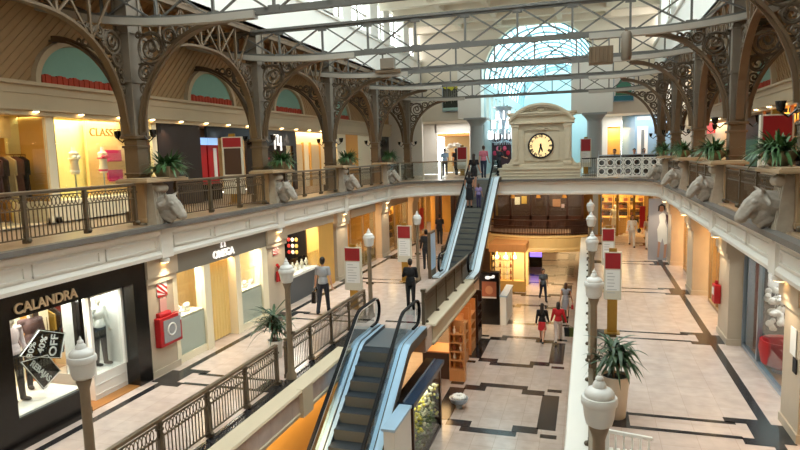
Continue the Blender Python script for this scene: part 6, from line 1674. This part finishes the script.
person('child in a lavender top riding beside the person in the black dress', (-4.98, 28.92, rider_z(28.92)), 0, 1.15, True, ((2, 1), (-2, 1)), ((4, 10, 10, 0), (4, 10, 10, 0)), top=(146, 128, 176), bottom=(60, 50, 90), hair='bob', haircol='hairb')
person('person in black with bare legs near the top of the far escalator', (-5.42, 30.2, rider_z(30.2)), 0, 1.74, True, ((3, 1), (-3, 2)), ((8, 12, 30, 0), (4, 12, 20, 0)), top=(24, 20, 24), bottom=(28, 24, 26), lower='shorts', sleeves='short', hair='long')
person('person in a pink shirt and dark trousers stepping off at the top', (-5.4, 33.1, L2), 0, 1.74, False, ((8, 4), (-8, 8)), ((-6, 9, 20, 0), (8, 9, 24, 0)), top=(196, 112, 130), bottom=(36, 40, 64), haircol='hairb')
person('person in dark clothes leaning at the clock end of the upper gallery', (-4.62, 33.3, L2), -.6, 1.68, False, STAND, ((26, 10, 70, 20), (20, 10, 60, 20)), 8, top=(40, 44, 54), bottom=(24, 26, 34))
person('person in a light blue shirt by the far left shop on the upper floor', (-8.35, 36.6, L2), .3, 1.72, False, WALK, ((-10, 9, 10, 0), (12, 9, 14, 0)), top=(150, 178, 214), bottom=(44, 44, 56))
person('person in dark clothes by the flowered canopy on the upper floor', (-7.85, 37.6, L2), .4, 1.7, True, WALK2, ((-10, 9, 10, 0), (12, 9, 14, 0)), top=(46, 40, 44), bottom=(36, 32, 36), hair='long')
person('person in white with a black shoulder bag at the end of the right walkway', (2.2, 33.2, L1), pi, 1.68, True, WALK, ((-8, 9, 10, 0), (10, 9, 14, 0)), top=(222, 218, 212), bottom=(206, 196, 186), sleeves='long', hair='bob')
b = MB(); b.ell((0, 0, 0), (.09, .13, .12)); b.tube([(0, -.02, .1), (-.05, .02, .42), (-.2, .05, .6)], .014, 5); o = b.build('shoulder_bag', 'black', loc=(2.53, 33.15, L1+.86), smooth=True); tag(o, 'black shoulder bag of the person in white on the right walkway', 'bag')
person('person in a beige top and pale trousers at the end of the right walkway', (2.95, 32.7, L1), pi-.1, 1.7, True, WALK2, ((-8, 9, 10, 0), (10, 12, 30, 0)), top=(180, 160, 140), bottom=(214, 206, 200), hair='bob', haircol='hairb')
person('person in dark clothes in the golden light of the far left walkway', (-7.85, 32.8, L1), .2, 1.74, False, WALK, ((-8, 9, 10, 0), (10, 9, 14, 0)), top=(32, 30, 34), bottom=(28, 28, 34))
person('person in a white shirt further along the far left walkway', (-7.2, 35.4, L1), pi, 1.72, False, WALK2, ((-8, 9, 10, 0), (10, 9, 14, 0)), top=(206, 206, 210), bottom=(50, 50, 60))
person('person in a dark jacket behind the poster stand on the left walkway', (-6.75, 25.6, L1), .2, 1.76, False, STAND, ((6, 9, 20, 0), (6, 9, 30, 0)), top=(36, 34, 36), bottom=(34, 34, 40), sleeves='long')
# people seated behind the white pierced railing
sp = None
for i, (xx, c, hc) in enumerate(((1.35, (40, 40, 46), 'hair'), (2.3, (30, 30, 34), 'hair'), (2.75, (170, 170, 176), 'hair'), (3.55, (26, 28, 34), 'hair'))):
    ch = thing('cafe_chair', 'dark cafe chair behind the white pierced railing, %s from the clock' % ORD[i], 'chair', (xx, 34.0, L2), 0, 'cafe chairs by the railing')
    b = MB(); b.box(-.22, .22, -.22, .22, .42, .46); b.build('seat', 'mahog', ch, bevel=.01); b = MB(); b.box(-.22, .22, .2, .24, .5, .9); b.build('backrest', 'mahog', ch, bevel=.01)
    for sx in (-1, 1):
        for sy in (-1, 1): b = MB(); b.box(sx*.19-.018, sx*.19+.018, sy*.2-.018, sy*.2+.018, 0, .43 if sy < 0 else .9); b.build('leg', 'mahog', ch)
    person('person in %s seated at the cafe by the white railing, %s from the clock' % (('charcoal', 'black', 'light grey', 'navy')[i], ORD[i]), (xx, 34.02, L2+.0), pi+.3*(i-1.5), 1.74, i == 2, ((86, 84), (84, 86)), ((30, 8, 50, 20), (30, 8, 56, 20)), 4, top=c, bottom=(36, 36, 44), sleeves='long', haircol=hc)
for i, xx in enumerate((1.85, 3.15)):
    t = thing('cafe_table', 'small round cafe table behind the white railing, %s from the clock' % ORD[i], 'table', (xx, 33.35, L2), 0, 'cafe tables by the railing')
    b = MB(); b.lathe([(.32, .72), (.33, .74), (.32, .76)], n=20); b.build('table_top', 'white', t); b = MB(); b.cyl((0, 0, .02), (0, 0, .72), .03, n=10); b.cyl((0, 0, 0), (0, 0, .03), .2, n=16); b.build('pedestal', 'steel', t)
EXPOSURE = .35
SHOPK = 2.0
LIGHTS3 += [((-3, 48, 2.1), (3, 10), 60, cG), ((-3, 36, 2.0), (2.5, 3), 30, cG), ((-1.2, 60, 2.1), (3, 8), 60, cG)]  # unseen warm lights added along the far ground floor
EXPOSURE = .14
LIGHTS = [(min(x, -10.25) if x < 0 else max(x, 4.25), a, b_, p, c) for x, a, b_, p, c in LIGHTS]
# ================================================================== LIGHT, CAMERA
w = bpy.data.worlds.new('world'); SC.world = w; w.use_nodes = True
bg = w.node_tree.nodes['Background']; bg.inputs[0].default_value = (1, .985, .955, 1); bg.inputs[1].default_value = 5.5
def area(loc, size, power, col=(1, .78, .5), rot=(0, 0, 0), name='shop_light'):
    l = bpy.data.lights.new(name, 'AREA'); l.shape = 'RECTANGLE'; l.size, l.size_y = size; l.energy = power; l.color = col
    o = bpy.data.objects.new(name, l); COL.objects.link(o); o.location = loc; o.rotation_euler = rot
    return o
def spot(loc, power, ang=80, col=(1, .8, .55), rot=(0, 0, 0), name='downlight_beam'):
    l = bpy.data.lights.new(name, 'SPOT'); l.energy = power; l.spot_size = math.radians(ang); l.spot_blend = .8; l.color = col; l.shadow_soft_size = .06
    o = bpy.data.objects.new(name, l); COL.objects.link(o); o.location = loc; o.rotation_euler = rot
    return o
WARM, WHITE, GOLD = (1, .76, .46), (1, .93, .82), (1, .66, .3)
for k in range(-1, 4):
    for x in (-9.42, 3.1): spot((x, YK(k)+.1, 5.46), 60, 110)
# middle-level shops: one ceiling light in each
for x, y0, y1, p, c in LIGHTS: area((x, (y0+y1)/2, 5.5 if x > -20 else 0), (.8, max(.6, y1-y0-.5)), p*SHOPK, c)
for x, y0, y1, p, c in LIGHTS2: area((x, (y0+y1)/2, 9.05), (.8, max(.6, y1-y0-.5)), p*SHOPK, c)
for loc, size, p, c in LIGHTS3: area(loc, size, p*SHOPK, c)
area((-9.76, 8.7, 5.16), (.06, 1.3), 26, (1, .95, .85), (0, rad(-32), 0), 'window_strip_light')  # unseen strip added to brighten the sale cards
area((-2.8, 32.6, 5.6), (4.5, .3), 230, (1, .84, .58), (rad(50), 0, 0), 'soffit_strip_light')  # unseen strip added to brighten the golden front of the bar
# gallery soffit spots
for i in range(0, 14, 2): spot((XBL+.2, 10.5+1.32*i, 9.0), 40, 100)
for i in range(0, 14, 2): spot((XBR-.2, 12.3+1.6*i, 9.0), 40, 100)
cam = bpy.data.cameras.new('camera'); co = bpy.data.objects.new('camera', cam); COL.objects.link(co)
cam.sensor_width = 36; cam.lens = 36*610/800; cam.clip_start = .1; cam.clip_end = 300
f = 610.; Fv = Vector((588-400, 149-225, f)).normalized(); h = Vector((1, -.0277, 0)); Xw = (h-Fv*h.dot(Fv)).normalized(); Dn = Fv.cross(Xw).normalized()
Rw = Matrix((Xw, Fv, -Dn))
cr = Rw @ Vector((1, 0, 0)); cu = Rw @ Vector((0, -1, 0)); cb = Rw @ Vector((0, 0, -1))
mw = Matrix((cr, cu, cb)).transposed().to_4x4(); mw.translation = Vector((0, 0, EYE)); co.matrix_world = mw
SC.camera = co
SC.view_settings.view_transform = 'Standard'; SC.view_settings.look = 'None'; SC.view_settings.gamma = 1; SC.view_settings.use_curve_mapping = False
SC.view_settings.exposure = EXPOSURE
SC.cycles.max_bounces = 7; SC.cycles.transparent_max_bounces = 16; SC.cycles.diffuse_bounces = 4
SC.cycles.sample_clamp_indirect = 6; SC.cycles.caustics_reflective = False; SC.cycles.caustics_refractive = False
